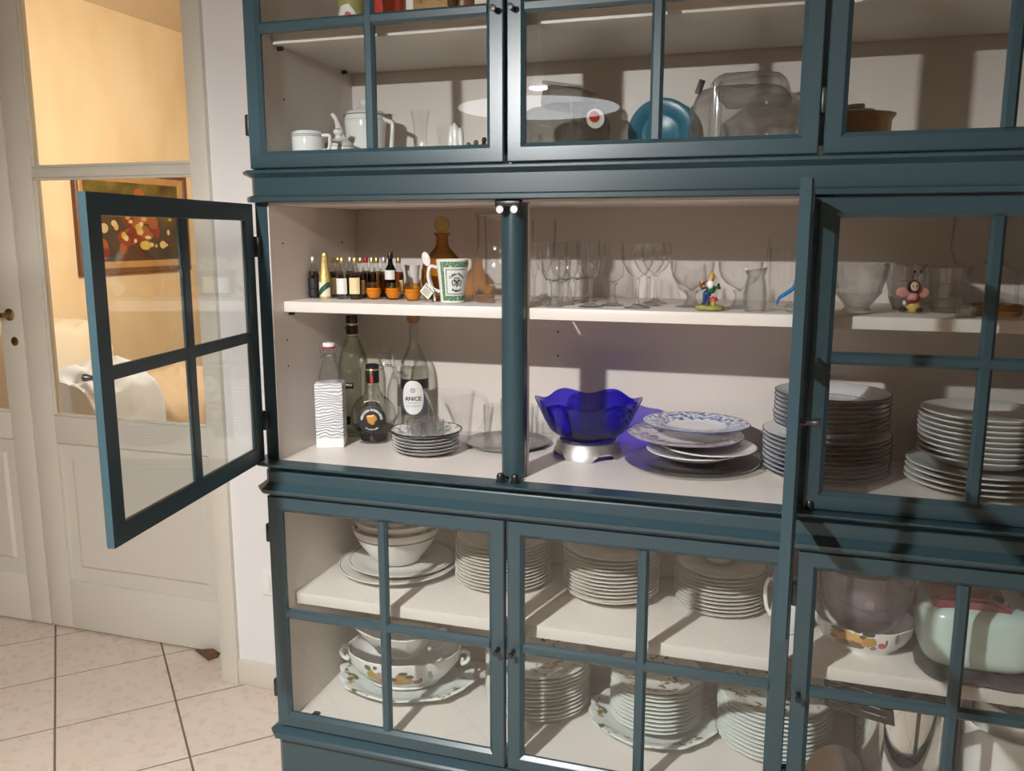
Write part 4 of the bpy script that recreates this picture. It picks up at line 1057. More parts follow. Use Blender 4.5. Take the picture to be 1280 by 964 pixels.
def mug_line(pts, w_):
    bm = bmesh.new()
    for p_, q_ in zip(pts, pts[1:]):
        dx, dz = q_[0]-p_[0], q_[1]-p_[1]; ln = sqrt(dx*dx+dz*dz) or 1; nx, nz = -dz/ln*w_, dx/ln*w_
        f = mugfn(h*.5, .18, .0008)
        bm.faces.new([bm.verts.new(f(a_, b_)) for a_, b_ in ((p_[0]-nx, p_[1]-nz), (q_[0]-nx, q_[1]-nz), (q_[0]+nx, q_[1]+nz), (p_[0]+nx, p_[1]+nz))])
    return finish('print_line', bm, M['ink_green'], t, smooth=False)
kx = rad(h*.5)
pts = [(-.017, -.026)]; 
for i in range(15): pts.append((-.0185+.0012*(i % 2), -.026+.052*i/14))
for i in range(15): pts.append((-.017+.040*i/14, .0265-.0012*(i % 2)))
mug_line(pts, .0007)
mug_line([(-.017+.040*i/14, -.0275+.0012*(i % 2)) for i in range(15)], .0007)
def heart(a, s0):
    o_ = []
    for i in range(25):
        q_ = 2*pi*i/24; hx = 16*sin(q_)**3; hz = 13*cos(q_)-5*cos(2*q_)-2*cos(3*q_)-cos(4*q_)
        hx, hz = hx*s0, (hz+17)*s0; o_.append((hx*cos(a)+hz*sin(a)+.004, -hx*sin(a)+hz*cos(a)-.0015))
    return o_
for a in (0, 2*pi/3*.85, -2*pi/3*.85):
    mug_line(heart(a, .00036), .0009); mug_line(heart(a, .00020), .0004)
mug_line([(.004, -.001), (.0042, -.006), (.003, -.0105), (.0055, -.0105), (.0045, -.006)], .0008)
def mugarc(R_, down):
    f = arc_fn(R_, 0, down=down); g_ = mugfn(h*.5, .18, .0008)
    return lambda x, hh_: (lambda p_: g_(p_[0]+.004, p_[2]))(f(x, hh_))
letters('lettering', 'Celtic Heart', .0075, M['ink_green'], t, mugarc(.0165, False), bold=.0002)
letters('lettering', 'Ireland', .0080, M['ink_green'], t, mugarc(.0195, True), bold=.0003)
tubeo('handle', spline([(-rad(h*.82), -.004, h*.82), (-rt-.012, -.006, h*.84), (-rt-.017, -.007, h*.62), (-rt-.010, -.006, h*.36), (-rad(h*.25), -.004, h*.25)], 7), .0036, M['porcelain'], t, 10)
# spoon through the handle, tag tied to it
sx, sy = -rt-.010, -.008
t2 = thing('mug_spoon', 'white ceramic spoon stuck through the mug handle', 'spoon', c)
bm = blob(bmesh.new(), (0, 0, 0), (.0095, .0035, .0160)); bmesh.ops.rotate(bm, verts=bm.verts[:], cent=(0, 0, 0), matrix=Matrix.Rotation(-.28, 3, 'Y')); bmesh.ops.translate(bm, verts=bm.verts[:], vec=(x_at(533.5, c.y-.01, 1.33)-c.x, -.012, zb(324)))
finish('spoon_bowl', bm, M['porcelain'], t2, angle=60)
bx = x_at(533.5, c.y-.01, 1.33)-c.x
tubeo('spoon_handle', spline([(bx+.004, -.012, zb(334)), (bx+.008, -.012, zb(345)), (bx+.014, -.011, zb(360)), (bx+.018, -.010, zb(374)), (bx+.019, -.012, .004)], 5), .0024, M['porcelain'], t2, 8)
t3 = thing('mug_tag', 'square cream tag with a black edge hanging from the mug handle', 'tag', (x_at(534, c.y-.022, ZMS+.03), c.y-.022, z_at(c.x, c.y-.022, 364.5)))
bm = box(bmesh.new(), -.0145, .0145, 0, .0008, -.0145, .0145); finish('card_edge', bm, M['ink_black'], t3, smooth=False, rot=(0.12, radians(42), 0))
bm = box(bmesh.new(), -.0132, .0132, -.0005, .0004, -.0132, .0132); cd_ = finish('card', bm, M['label_cream'], t3, smooth=False, rot=(0.12, radians(42), 0))
M['card'] = solid('cream_card', (.78, .74, .62), .6); cd_.data.materials[0] = M['card']
for i in range(9):
    boxo('text_line', (-.0095, .0095-.004*(i % 3 == 2), -.0008, -.0004, .0035-i*.0017, .0040-i*.0017), M['label_grey'], cd_)
letters('lettering', 'Fancy Clover', .0046, M['ink_black'], cd_, lambda x, hh_: (x, -.0009, .0085+hh_), bold=.0002)
tubeo('string', [(0, .004, .02), (.004, .008, .034)], .0005, M['black'], t3, 5)
# amber decanter
c = Vector((x_at(553, .232, 1.36), .232, ZMS)); zb = lambda v: z_at(c.x, c.y, v)-ZMS; k = px(c)
t = thing('decanter', 'amber glass decanter with a ball stopper behind the mug', 'decanter', c)
latheo('body', hollow([(0, 0), (20*k, 0), (25*k, .006), (27*k, zb(352)), (26.5*k, zb(338)), (22*k, zb(324)), (14*k, zb(315)), (9*k, zb(309)), (7.6*k, zb(304)), (7.6*k, zb(296)), (10*k, zb(292.5)), (10.5*k, zb(291.5))], .0022, .006), M['amber_deep'], t, 48)
latheo('stopper', [(0, zb(300)), (3.2*k, zb(300)), (4.5*k, zb(292)), (3*k, zb(290.5)), (4*k, zb(289.5))] + [(9.8*k*sin(a), zb(280.7)-9.8*k*cos(a)) for a in [pi*.15+pi*.85*i/12 for i in range(13)]], M['amber'], t, 32)
# big carafe with inner tube
c = Vector((x_at(626, .20, 1.36), .20, ZMS)); zb = lambda v: z_at(c.x, c.y, v)-ZMS; k = px(c)
t = thing('glass_carafe', 'big clear glass carafe with an ice tube, left of the post', 'carafe', c)
latheo('body', hollow([(0, 0), (32*k, 0), (36*k, .006), (37*k, zb(350)), (36*k, zb(332)), (32*k, zb(318)), (29.5*k, zb(308)), (29*k, zb(275)), (31*k, zb(270)), (31.5*k, zb(268))], .0022, .010), M['clear_soft'], t, 48)
latheo('ice_tube', hollow([(0, zb(357)), (18*k, zb(357)), (20*k, zb(354)), (20*k, zb(275)), (21*k, zb(270))], .002, .003), M['clear'], t, 32)
latheo('lid', [(0, zb(271)), (28*k, zb(271)), (31.5*k, zb(269)), (31.5*k, zb(266.5)), (24*k, zb(265.5)), (0, zb(265.5))], M['clear_soft'], t, 40)

# ---------------- middle cabinet, shelf, stemware right of the post
def stem(u, y, label, rows, foot, t_=.0011, mat='clear_soft', facets=0, smat='crystal', group=None, name='wine_glass', cat='glass', flare=0):
    """rows: (half width px, v) of the bowl from the stem top to the rim; foot: (half width px, v stem top, stem half width px)"""
    c = Vector((x_at(u, y, ZMS+.05), y, ZMS)); k = px(c); zb = lambda v: z_at(c.x, c.y, v)-ZMS
    t = thing(name, label, cat, c, random.uniform(0, 1), group)
    fh, vs, sw = foot
    prof = [(0, zb(vs)-.001)] + [(hw*k, zb(v)) for hw, v in rows]
    sh = None
    if facets:
        zmx = zb(rows[0][1])+.6*(zb(rows[-1][1])-zb(rows[0][1]))
        sh = lambda a, r_, z_: ((r_*(1+.05*abs(cos(facets*a/2)))*cos(a), r_*(1+.05*abs(cos(facets*a/2)))*sin(a), z_) if z_ < zmx else (r_*1.03*cos(a), r_*1.03*sin(a), z_))
    latheo('bowl', hollow(prof, t_, .003), M[mat], t, 40, sh, angle=30 if facets else 60)
    latheo('stem', [(0, .0012), (fh*k*.98, .0008), (fh*k, .0015), (fh*k*.9, .0028), (fh*k*.5, .0052), (sw*k*1.5, .010), (sw*k, .018), (sw*k, zb(vs)-.008), (sw*k*1.6, zb(vs)), (0, zb(vs))], M[smat], t, 24 if not facets else 12)
    return t
stem(680, .33, 'tall goblet rising behind the others right of the post', [(6, 338), (12, 325), (14.5, 300), (14.8, 276)], (13, 340, 2), name='goblet')
stem(668, .14, 'cone-shaped flute nearest the post', [(3, 342), (6, 331), (9, 315), (11, 303)], (10, 345, 1.4), name='flute')
stem(683, .27, 'cone-shaped flute behind the row of faceted glasses', [(3, 340), (7, 325), (9.5, 303)], (10, 343, 1.5), name='flute')
tul = [(11, 348), (14.5, 341), (15.5, 325), (15.3, 303.5)]
for i, (u, y) in enumerate(((692.5, .10), (707, .156), (722, .213), (735, .27))):
    kk = 1-.03*i
    stem(u, y, ['faceted short-stemmed glass, front one of the slanting row', 'faceted short-stemmed glass, second of the slanting row', 'faceted short-stemmed glass, third of the slanting row', 'faceted short-stemmed glass at the back of the slanting row'][i],
         [(a*kk, v-i*.8) for a, v in tul], (13*kk, 352-i*1.2, 4.0), facets=10, group='faceted short-stemmed glasses', name='faceted_glass')
stem(739, .115, 'round-bowled wine glass before the slanting row', [(4, 345.5), (11, 341), (16, 330), (16.5, 318), (15, 303.5)], (16, 348, 2.4))
stem(766, .16, 'tulip-shaped faceted glass standing alone', [(9, 349), (13, 345), (13.5, 335), (10.5, 318), (12, 304)], (15, 353, 4), facets=8, name='tulip_glass')
stem(797, .115, 'balloon wine glass standing in front', [(4, 346.5), (12, 341), (18.5, 329), (19.5, 317), (18, 305)], (17, 349, 2.2))
stem(811, .185, 'balloon wine glass just behind the front one', [(4, 345), (12, 339), (18.5, 328), (19.5, 316), (17.5, 304)], (16, 347.5, 2.2))
stem(820, .26, 'rearmost balloon wine glass of the three', [(4, 342.5), (12, 336), (17.5, 327), (18.5, 316), (17, 304)], (15, 345, 2.2))
for u, lb in ((865, 'left one of two wide glass dessert coupes'), (925, 'right one of two wide glass dessert coupes')):
    stem(u, .18, lb, [(6, 360), (17, 354), (24, 346), (26.5, 337), (27.2, 327.5)], (20, 363, 5.5), group='glass dessert coupes', name='dessert_coupe', mat='clear', t_=.0018)
# small jar with a slanting lip
c = Vector((x_at(943, .105, ZMS), .105, ZMS)); k = px(c); zb = lambda v: z_at(c.x, c.y, v)-ZMS
sl = lambda a, r_, z_: (r_*cos(a), r_*sin(a), z_ + max(0, (z_-zb(344))/(zb(334)-zb(344)))*.0045*cos(a))
o = latheo('cut_glass_jar', hollow([(0, 0), (11*k, 0), (13*k, .004), (14*k, zb(370)), (12.5*k, zb(355)), (10.5*k, zb(345)), (13.5*k, zb(337))], .0025, .006), M['crystal'], None, 32, sl, loc=c, angle=50)
tag(o, 'little glass jar with a slanted lip beside the tall tumbler', 'jar')
# tall tumbler and drinking straw
c = Vector((x_at(978, .20, ZMS), .20, ZMS)); k = px(c); zb = lambda v: z_at(c.x, c.y, v)-ZMS
o = latheo('tall_tumbler', hollow([(0, 0), (16.5*k, 0), (17.5*k, .004), (18.6*k, zb(312)), (18.7*k, zb(310))], .0014, .008), M['clear_soft'], None, 40, loc=c); tag(o, 'tall clear tumbler behind the blue glass swizzle', 'glass')
x0 = x_at(956.5, .15, ZMS)
o = tubeo('glass_straw', spline([(x0, .15, ZMS+.003), (x0+.001, .152, z_at(x0, .152, 340)), (x0+.002, .155, z_at(x0, .155, 302)), (x0+.005, .156, z_at(x0, .155, 295)), (x_at(970, .158, 1.38), .158, z_at(x0+.02, .158, 286.5))], 7), 0.0032, M['crystal'], None, 10); tag(o, 'bent clear glass straw leaning beside the tall tumbler', 'straw')
# blue swizzle with crystal foot
x0 = x_at(980, .10, ZMS); zv = lambda v: z_at(x0, .10, v); X = lambda u: x_at(u, .10, ZMS)
t = thing('glass_ornament', 'curved blue glass ornament with a clear crystal foot', 'ornament', (0, 0, 0))
tubeo('blue_curve', spline([(X(970), .098, zv(381)), (X(973), .098, zv(373)), (X(981), .100, zv(367)), (X(989), .100, zv(361)), (X(992.5), .10, zv(355)), (X(990), .10, zv(350.5))], 6), [.0020+.0018*min(1, i/10) for i in range(25)]+[.0028, .0022, .0016, .001, .0006, .0004], solid('blue_opaque_glass', (.01, .17, .42), .08), t, 10)
tubeo('clear_beak', spline([(X(990), .10, zv(350.5)), (X(984), .098, zv(352)), (X(972), .097, zv(358))], 6), .0015, M['clear'], t, 8)
blobo('crystal_foot', (X(988), .108, ZMS+.0088), (.011, .010, .0085), M['crystal'], t, wob=.2, seed=4, nu=14, nv=8)
# garden gnome figurine
c, r = stand(886, 390, ZMS, 36); c.z += .0016; k = px(c); zb = lambda v: z_at(c.x, c.y, v)-ZMS
t = thing('gnome_figurine', 'painted garden gnome figurine with a red toadstool and a basket', 'figurine', c)
F_ = lambda u: (u-886)*k
sk = solid('figurine_skin', (.62, .33, .22), .4); M['fig_green'] = solid('figurine_green', (.015, .10, .04), .3); M['fig_blue'] = solid('figurine_blue', (.012, .05, .16), .3); M['fig_brown'] = solid('figurine_brown', (.17, .06, .025), .35); M['fig_ochre'] = solid('figurine_ochre', (.50, .34, .05), .4); M['moss'] = solid('figurine_moss', (.30, .30, .08), .5, var=.5, scale=120); M['fig_white'] = solid('figurine_white', (.8, .78, .73), .4)
blobo('mossy_base', (0, 0, .0045), (r*.98, r*.62, .0055), M['moss'], t, .5, .9, wob=.12)
for u in (878.5, 884): blobo('boot', (F_(u), -.005, .0105), (.0042, .0062, .0036), M['fig_brown'], t)
for u in (880, 885): tubeo('leg', [(F_(u), 0, .012), (F_(u+.5), .001, zb(368))], [.0036, .0042], M['fig_blue'], t, 10)
blobo('trousers', (F_(883), .001, zb(368)), (.0082, .0066, .0062), M['fig_blue'], t)
blobo('jacket', (F_(887.5), .001, zb(362.5)), (.0098, .0072, .0092), M['fig_green'], t)
tubeo('arm', spline([(F_(894), 0, zb(360)), (F_(898), -.004, zb(361)), (F_(896), -.008, zb(358))], 4), .0028, M['fig_green'], t, 8)
tubeo('arm', spline([(F_(881), 0, zb(360)), (F_(877), -.004, zb(362)), (F_(880), -.008, zb(360))], 4), .0028, M['fig_green'], t, 8)
blobo('head', (F_(887), 0, zb(350.5)), (.0062, .0058, .0062), sk, t)
blobo('nose', (F_(888), -.0062, zb(350.8)), (.0017, .0017, .0016), sk, t, nu=12, nv=8)
blobo('beard', (F_(887), -.0048, zb(356.5)), (.0064, .0042, .0082), M['fig_white'], t)
for s_ in (-1, 1): blobo('eye', (F_(887.6+s_*2.0), -.0055, zb(348.8)), (.0007, .0007, .0009), M['black'], t, nu=8, nv=6)
latheo('hat', [(0, 0), (.0066, 0), (.0070, .002), (.0050, .0058), (.0026, .0095), (0, .0115)], M['fig_ochre'], t, 18, loc=(F_(887.5), .0008, zb(348.2)), rot=(.12, .30, 0))
blobo('basket', (F_(876.5), .002, zb(356.5)), (.0058, .005, .0072), M['fig_brown'], t, .6, .8)
blobo('basket_bread', (F_(876.8), -.001, zb(352.8)), (.0040, .004, .003), sk, t)
blobo('hand', (F_(879), -.0072, zb(359)), (.0027, .0025, .0025), sk, t, nu=12, nv=8)
blobo('pipe', (F_(897), -.006, zb(357)), (.0026, .0024, .0036), M['black'], t, nu=12, nv=8)
latheo('toadstool_stem', [(0, .006), (.0048, .006), (.0038, .012), (.0042, zb(376)), (0, zb(376))], M['fig_ochre'], t, 16, loc=(F_(891.5), -.006, 0))
latheo('toadstool_cap', [(0, 0), (.0080, .0004), (.0084, .0028), (.0066, .0068), (.0030, .0088), (0, .0092)], M['red'], t, 20, loc=(F_(891.5), -.006, zb(377)))
for (a, b) in ((2.2, 371.2), (-3.4, 371.8)): blobo('toadstool_spot', (F_(891.5+a), -.0128, zb(b)), (.0013, .0008, .0012), M['fig_white'], t, nu=10, nv=6)
c2 = at_z(904.5, 387.5, ZMS)
o = latheo('white_sticker_disc', [(0, 0), (.0068, 0), (.0068, .0012), (0, .0012)], M['white'], None, 24, loc=(c2.x, c2.y, ZMS)); tag(o, 'small round white disc lying beside the gnome', 'disc')

# ---------------- middle cabinet, behind the closed right door
def crystal_bowl(u, y, label, hw, vt, group=None, nm='crystal_bowl', foot=False):
    c = Vector((x_at(u, y, ZMS+.03), y, ZMS)); k = px(c); h = z_at(c.x, c.y, vt)-ZMS
    fac = lambda a, r_, z_: (r_*(1+.045*(abs((a*12/pi) % 2-1)) * (1 if z_ > .01 else 0))*cos(a), r_*(1+.045*(abs((a*12/pi) % 2-1)) * (1 if z_ > .01 else 0))*sin(a), z_ + (.004*abs((a*12/pi) % 2-1) if z_ > h*.97 else 0))
    R = hw*k
    prof = [(0, 0), (R*.45, 0), (R*.5, .004), (R*.42, .010), (R*.70, h*.35), (R*.80, h*.42), (R*.78, h*.5), (R*.93, h*.72), (R, h)] if foot else [(0, 0), (R*.55, 0), (R*.6, .005), (R*.78, h*.3), (R*.76, h*.36), (R*.90, h*.65), (R*.88, h*.7), (R, h)]
    o = latheo(nm, hollow(prof, .004, .008), M['crystal'], None, 48, fac, angle=15, loc=c); tag(o, label, 'bowl', group)
crystal_bowl(1072, .16, 'large cut crystal bowl behind the left edge of the closed right door', 34, 331, foot=True)
crystal_bowl(1131, .25, 'cut crystal bowl standing behind the bee figurine', 24, 333)
crystal_bowl(1182, .20, 'cut crystal bowl right of the bee figurine', 27, 336)
def up(u, y, label, hw, vt, vb): stem(u, y, label, [(4, vb), (hw*.75, vb-6), (hw, vb-25), (hw*.95, vt)], (hw*.95, vb+2, 2.2), name='tall_goblet')
up(1211, .32, 'large tall goblet at the back left of the right muntin', 24, 262, 335)
up(1272, .30, 'large tall goblet at the back right of the right muntin', 24, 258, 338)
c = Vector((x_at(1208, .10, ZMS), .10, ZMS)); k = px(c)
o = latheo('crystal_salt_dish', hollow([(0, 0), (11*k, 0), (13*k, .004), (12*k, .009), (14*k, .020)], .003, .006), M['crystal'], None, 20, lambda a, r_, z_: (r_*(1+.05*cos(10*a))*cos(a), r_*(1+.05*cos(10*a))*sin(a), z_), loc=c, angle=15); tag(o, 'little crystal salt dish near the front edge of the right shelf', 'dish')
c = Vector((x_at(1245, .15, ZMS), .15, ZMS)); k = px(c)
o = latheo('amber_ashtray', hollow([(0, 0), (26*k, 0), (29*k, .004), (30*k, .020)], .003, .006), M['amber_deep'], None, 40, loc=c); tag(o, 'low brown glass dish on the right shelf behind the muntin', 'dish')
# bee figurine
c, r = stand(1138, 392, ZMS, 20); c.z += .002; k = px(c); zb = lambda v: z_at(c.x, c.y, v)-ZMS; F_ = lambda u: (u-1138)*k
t = thing('bee_figurine', 'small bee child figurine with pink wings and yellow body', 'figurine', c)
M['fig_yellow'] = solid('figurine_yellow', (.72, .46, .14), .35); M['fig_pink'] = solid('figurine_pink', (.66, .28, .26), .35); M['fig_maroon'] = solid('figurine_maroon', (.16, .03, .03), .4); M['fig_skin2'] = solid('figurine_pale_skin', (.75, .52, .38), .4)
blobo('body', (F_(1140), 0, zb(383)), (9*k, 8*k, 9.5*k), M['fig_yellow'], t)
for u in (1129, 1147): blobo('shoe', (F_(u), -.005, .0042), (5*k, 6*k, 3*k), M['black'], t)
blobo('chest', (F_(1139.5), 0, zb(373)), (7*k, 6*k, 6.5*k), M['fig_pink'], t)
for s_, u in ((-1, 1128), (1, 1150)): blobo('wing', (F_(u), .006, zb(367)), (8*k, 1.6*k, 6.5*k), M['fig_pink'], t)
blobo('head', (F_(1139.5), 0, zb(360)), (8*k, 7.5*k, 8.5*k), M['black'], t)
blobo('face', (F_(1139.8), -3.2*k, zb(359.5)), (5.8*k, 5*k, 6.6*k), M['fig_skin2'], t)
for s_ in (-1, 1):
    blobo('eye', (F_(1139.8+s_*2.1), -8*k, zb(358.5)), (.9*k, .7*k, 1.2*k), M['black'], t, nu=8, nv=6)
    tubeo('antenna', spline([(F_(1140+s_*2), 0, zb(352)), (F_(1141+s_*3), 0, zb(345)), (F_(1143+s_*3.5), 0, zb(341))], 4), .45*k, M['fig_maroon'], t, 6)
    blobo('antenna_tip', (F_(1143+s_*3.5), 0, zb(341)), (1.7*k, 1.5*k, 1.7*k), M['fig_maroon'], t, nu=10, nv=6)
blobo('nose', (F_(1139.8), -8.3*k, zb(360.5)), (1.1*k, 1*k, .9*k), M['fig_pink'], t, nu=10, nv=6)
tubeo('arm', spline([(F_(1145), -4*k, zb(372)), (F_(1143), -8*k, zb(377)), (F_(1136), -9*k, zb(378)), (F_(1131), -8*k, zb(379))], 4), 2.1*k, M['fig_maroon'], t, 8)
blobo('hand', (F_(1129.5), -8*k, zb(379.5)), (2.6*k, 2.4*k, 2.8*k), M['fig_white'], t, nu=12, nv=8)

# ---------------- lower cabinet, shelf
d_ivory = dinner(M['pl_gold'])
c, r = stand(498, 729, ZLS, 148, .13)
o = link('plate', plate_me('plate', plate_prof(.13, .62, .5, .03), M['pl_gold']), None, (c.x, c.y, ZLS), None, r); tag(o, 'wide gold-rimmed plate at the bottom under the two cream bowls', 'plate')
o = link('plate', dinner(M['pl_gold']), None, (c.x+.006, c.y+.010, ZLS+.013), None, r*.90); tag(o, 'gold-rimmed plate directly beneath the two cream bowls', 'plate')
M['pl_bowl'] = rim_mat('gold_line_bowl', (0.78, 0.77, 0.73), (0.16, 0.10, 0.05), .982, ring=[(.905, .925, (.14, .09, .05))])
bp = hollow([(0, .03), (.36, .03), (.38, 0), (.42, 0), (.44, .04), (.62, .20), (.80, .44), (.92, .66), (1.0, .90)], .03, .03)
bm_ = lathe(bmesh.new(), bp, 64); bmesh.ops.recalc_face_normals(bm_, faces=bm_.faces[:]); bme = bpy.data.meshes.new('bowl'); bm_.to_mesh(bme); bm_.free(); bme.materials.append(M['pl_bowl'])
for p_ in bme.polygons: p_.use_smooth = True
rb = 56*px(c)
o = link('bowl', bme, None, (c.x-.008, c.y+.012, ZLS+.019), None, rb); tag(o, 'lower of two nested cream bowls with gold lines', 'bowl')
o = link('bowl', bme, None, (c.x-.004, c.y+.014, ZLS+.019+rb*.20), None, rb*.985); tag(o, 'upper of two nested cream bowls with gold lines', 'bowl')
stack(629, 741, ZLS, 119, 13, .0085, d_gold, '%s gold-rimmed plate in the pile behind the meeting lower doors', 'gold-rimmed plates behind the door gap')
c, r, zt = stack(763, 761, ZLS, 118, 1, .02, s_gold, '%s deep white plate holding up the pile left of the lower middle muntin', None, 'soup_plate')
c, r, zt = stack(c, 0, ZLS+.014, r, 12, .0088, d_gold, '%s gold-rimmed plate in the pile left of the lower middle muntin', 'gold-rimmed plates left of the muntin')
o = link('bowl', bme, None, (c.x+.012, c.y+.01, zt+.003), None, r*.62); tag(o, 'cream bowl set on the plate pile left of the lower middle muntin', 'bowl')
c, r, zt = stack(899, 771, ZLS, 112, 11, .0088, d_gold, '%s gold-rimmed plate in the pile right of the lower middle muntin', 'gold-rimmed plates right of the muntin')
o = link('bowl', bme, None, (c.x-.004, c.y+.005, zt+.003), None, r*.62); tag(o, 'cream bowl set on the plate pile right of the lower middle muntin', 'bowl')
c = Vector((x_at(985, .20, ZLS+.05), .20, ZLS)); k = px(c); zb = lambda v: z_at(c.x, c.y, v)-ZLS
t = thing('cream_jug', 'ivory jug with a looped handle at the right end of the lower shelf', 'jug', c)
latheo('body', hollow([(0, 0), (14*k, 0), (17*k, .004), (21*k, .035), (19*k, .07), (15*k, .10), (16*k, .115)], .003, .005), M['porcelain'], t, 36)
tubeo('handle', spline([(-15*k, 0, .105), (-23*k, 0, .112), (-28*k, 0, .09), (-26*k, 0, .05), (-20*k, 0, .03)], 6), .0042, M['porcelain'], t, 10)
# flower bowl + plastic bowl
fruit = [(-.040, .040, .020, .013, (.52, .30, .05)), (-.018, .038, .016, .012, (.60, .36, .08)), (-.028, .026, .024, .008, (.20, .10, .04)), (.004, .036, .013, .010, (.50, .26, .05)), (-.034, .060, .008, .005, (.05, .07, .04)), (-.018, .056, .008, .004, (.06, .08, .045)), (.002, .052, .010, .004, (.05, .06, .04)), (-.05, .05, .010, .004, (.06, .09, .04)),
         (.027, .030, .0075, .006, (.45, .06, .06)), (.034, .037, .002, .006, (.06, .09, .04)), (.012, .024, .006, .004, (.30, .20, .20)), (-.008, .046, .005, .004, (.07, .05, .03)), (.052, .042, .0035, .011, (.36, .38, .38)), (-.056, .032, .006, .005, (.35, .08, .05))]
fruit = [(a*1.08, (b-.035)*1.15+.036, ra*1.15, rb_*1.15, cc) for a, b, ra, rb_, cc in fruit]
M['fruit_bowl'] = blob_mat('fruit_print', (.78, .78, .76), fruit, rough=.15, nscale=180, wob=.35, front=True)
c, r = stand(1076, 818, ZLS, 84); k = px(c)
lobes = lambda a, r_, z_: (r_*(1+.030*abs(cos(6*a)))*cos(a), r_*(1+.030*abs(cos(6*a)))*sin(a), z_)
R = 58*k; h = z_at(c.x, c.y, 768)-ZLS
o = latheo('salad_bowl', hollow([(0, .003), (r*.9, .003), (r*.95, 0), (r, 0), (r*1.02, .006), (R*.88, h*.35), (R*.97, h*.7), (R, h)], .004, .006), M['fruit_bowl'], None, 72, lobes, loc=c, angle=50)
tag(o, 'white lobed salad bowl with a fruit print on the lower right shelf', 'bowl')
z0 = ZLS+.030
h2 = z_at(c.x, c.y, 705)-z0
o = latheo('plastic_bowl', hollow([(0, 0), (R*.45, 0), (R*.52, .004), (R*.72, h2*.18), (R*.86, h2*.40), (R*.93, h2*.62), (R*.955, h2*.80), (R*.96, h2)], .0025, .003), M['lilac'], None, 56, loc=(c.x, c.y, z0))
tag(o, 'translucent lilac bowl nested in the fruit-printed salad bowl', 'bowl')
t = thing('whisk_set', 'metal beaters lying inside the translucent lilac bowl', 'beaters', (c.x, c.y-.02, z0+.012))
for i_, (dx, tilt) in enumerate(((-.03, -.35), (.012, .25))):
    tubeo('shaft', [(dx, .0, 0), (dx+tilt*.16, .03, .13)], .0022, M['steel'], t, 8)
    for q in range(3):
        a = q*pi/3
        tubeo('loop', spline([(dx+tilt*.05, .009, .045), (dx+.016*cos(a), .016*sin(a), .025), (dx, 0, 0), (dx-.016*cos(a), -.016*sin(a), .025), (dx+tilt*.05, .009, .045)], 6), .0011, M['steel'], t, 6)
blobo('knob', (.005, -.028, .055), (.009, .008, .009), M['label_cream'], t)
tubeo('corkscrew', [(.005, -.028, .05), (.004, -.030, .018)], .0016, M['steel'], t, 6)
# mint waffle iron in its red carry handle, on a dark cloth
zc_ = ZLS
c = at_z(1218, 833, ZLS); c = Vector((c.x, .165, ZLS)); k = px(c)
t = thing('waffle_iron', 'mint green table-top waffle iron with a raspberry top', 'appliance', c)
X0, X1 = x_at(1151, c.y-.07, ZLS+.06)-c.x, x_at(1300, c.y-.07, ZLS+.06)-c.x
cx_ = (X0+X1)/2; hx = (X1-X0)/2
hh = z_at(c.x, c.y-.07, 768)-ZLS
blobo('lower_shell', (cx_, 0, .012+hh*.42), (hx, .098, hh*.42), M['mint'], t, .55, .45, 48, 20)
blobo('upper_shell', (cx_, 0, .012+hh*.60), (hx*1.0, .098, hh*.40), M['mint'], t, .45, .45, 48, 20)
bm = bmesh.new(); pts = [(X0+hx*.16, hh*.98), (X0+hx*.14, hh*1.20), (cx_+hx*.1, hh*1.22), (cx_+hx*.52, hh*1.10), (cx_+hx*.55, hh*.92), (cx_, hh*1.02)]
poly_prism(bm, pts, -.075, .06); bmesh.ops.bevel(bm, geom=bm.edges[:], offset=.006, segments=3, affect='EDGES')
finish('top_cover', bm, M['red_plastic'], t)
for r_, z_, m_ in ((.017, 0, 'steel'), (.0115, .002, 'black')):
    latheo('dial', [(0, 0), (r_, 0), (r_, .005), (r_*.8, .0065), (0, .0065)], M[m_], t, 28, loc=(cx_+hx*.26, -.052, hh*1.145+z_), rot=(.42, .15, 0))
tubeo('cord_end', [(X0+.002, -.06, hh*1.0), (X0+.016, -.06, hh*.99)], .0035, M['porcelain'], t, 8)
o = blobo('dark_cloth', (c.x+cx_, c.y-.005, ZLS+.0068), (hx*1.02, .112, .0055), M['bag_dark'], None, .5, .45, 48, 10, .12, 3); tag(o, 'dark grey cloth spread under the mint waffle iron', 'cloth')
c2 = Vector((x_at(1262, .345, ZLS+.12), .345, ZLS))
t = thing('terracotta_pot', 'brown terracotta dish with a lid behind the waffle iron', 'dish', c2)
zl_ = z_at(c2.x, c2.y, 742)-ZLS
latheo('dish', hollow([(0, 0), (.042, 0), (.056, .01), (.062, zl_*.8), (.064, zl_-.01)], .005), M['terracotta'], t, 40)
latheo('lid', [(0, zl_-.012), (.058, zl_-.012), (.067, zl_-.008), (.066, zl_), (.04, zl_+.012), (0, zl_+.015)], M['terracotta'], t, 40)

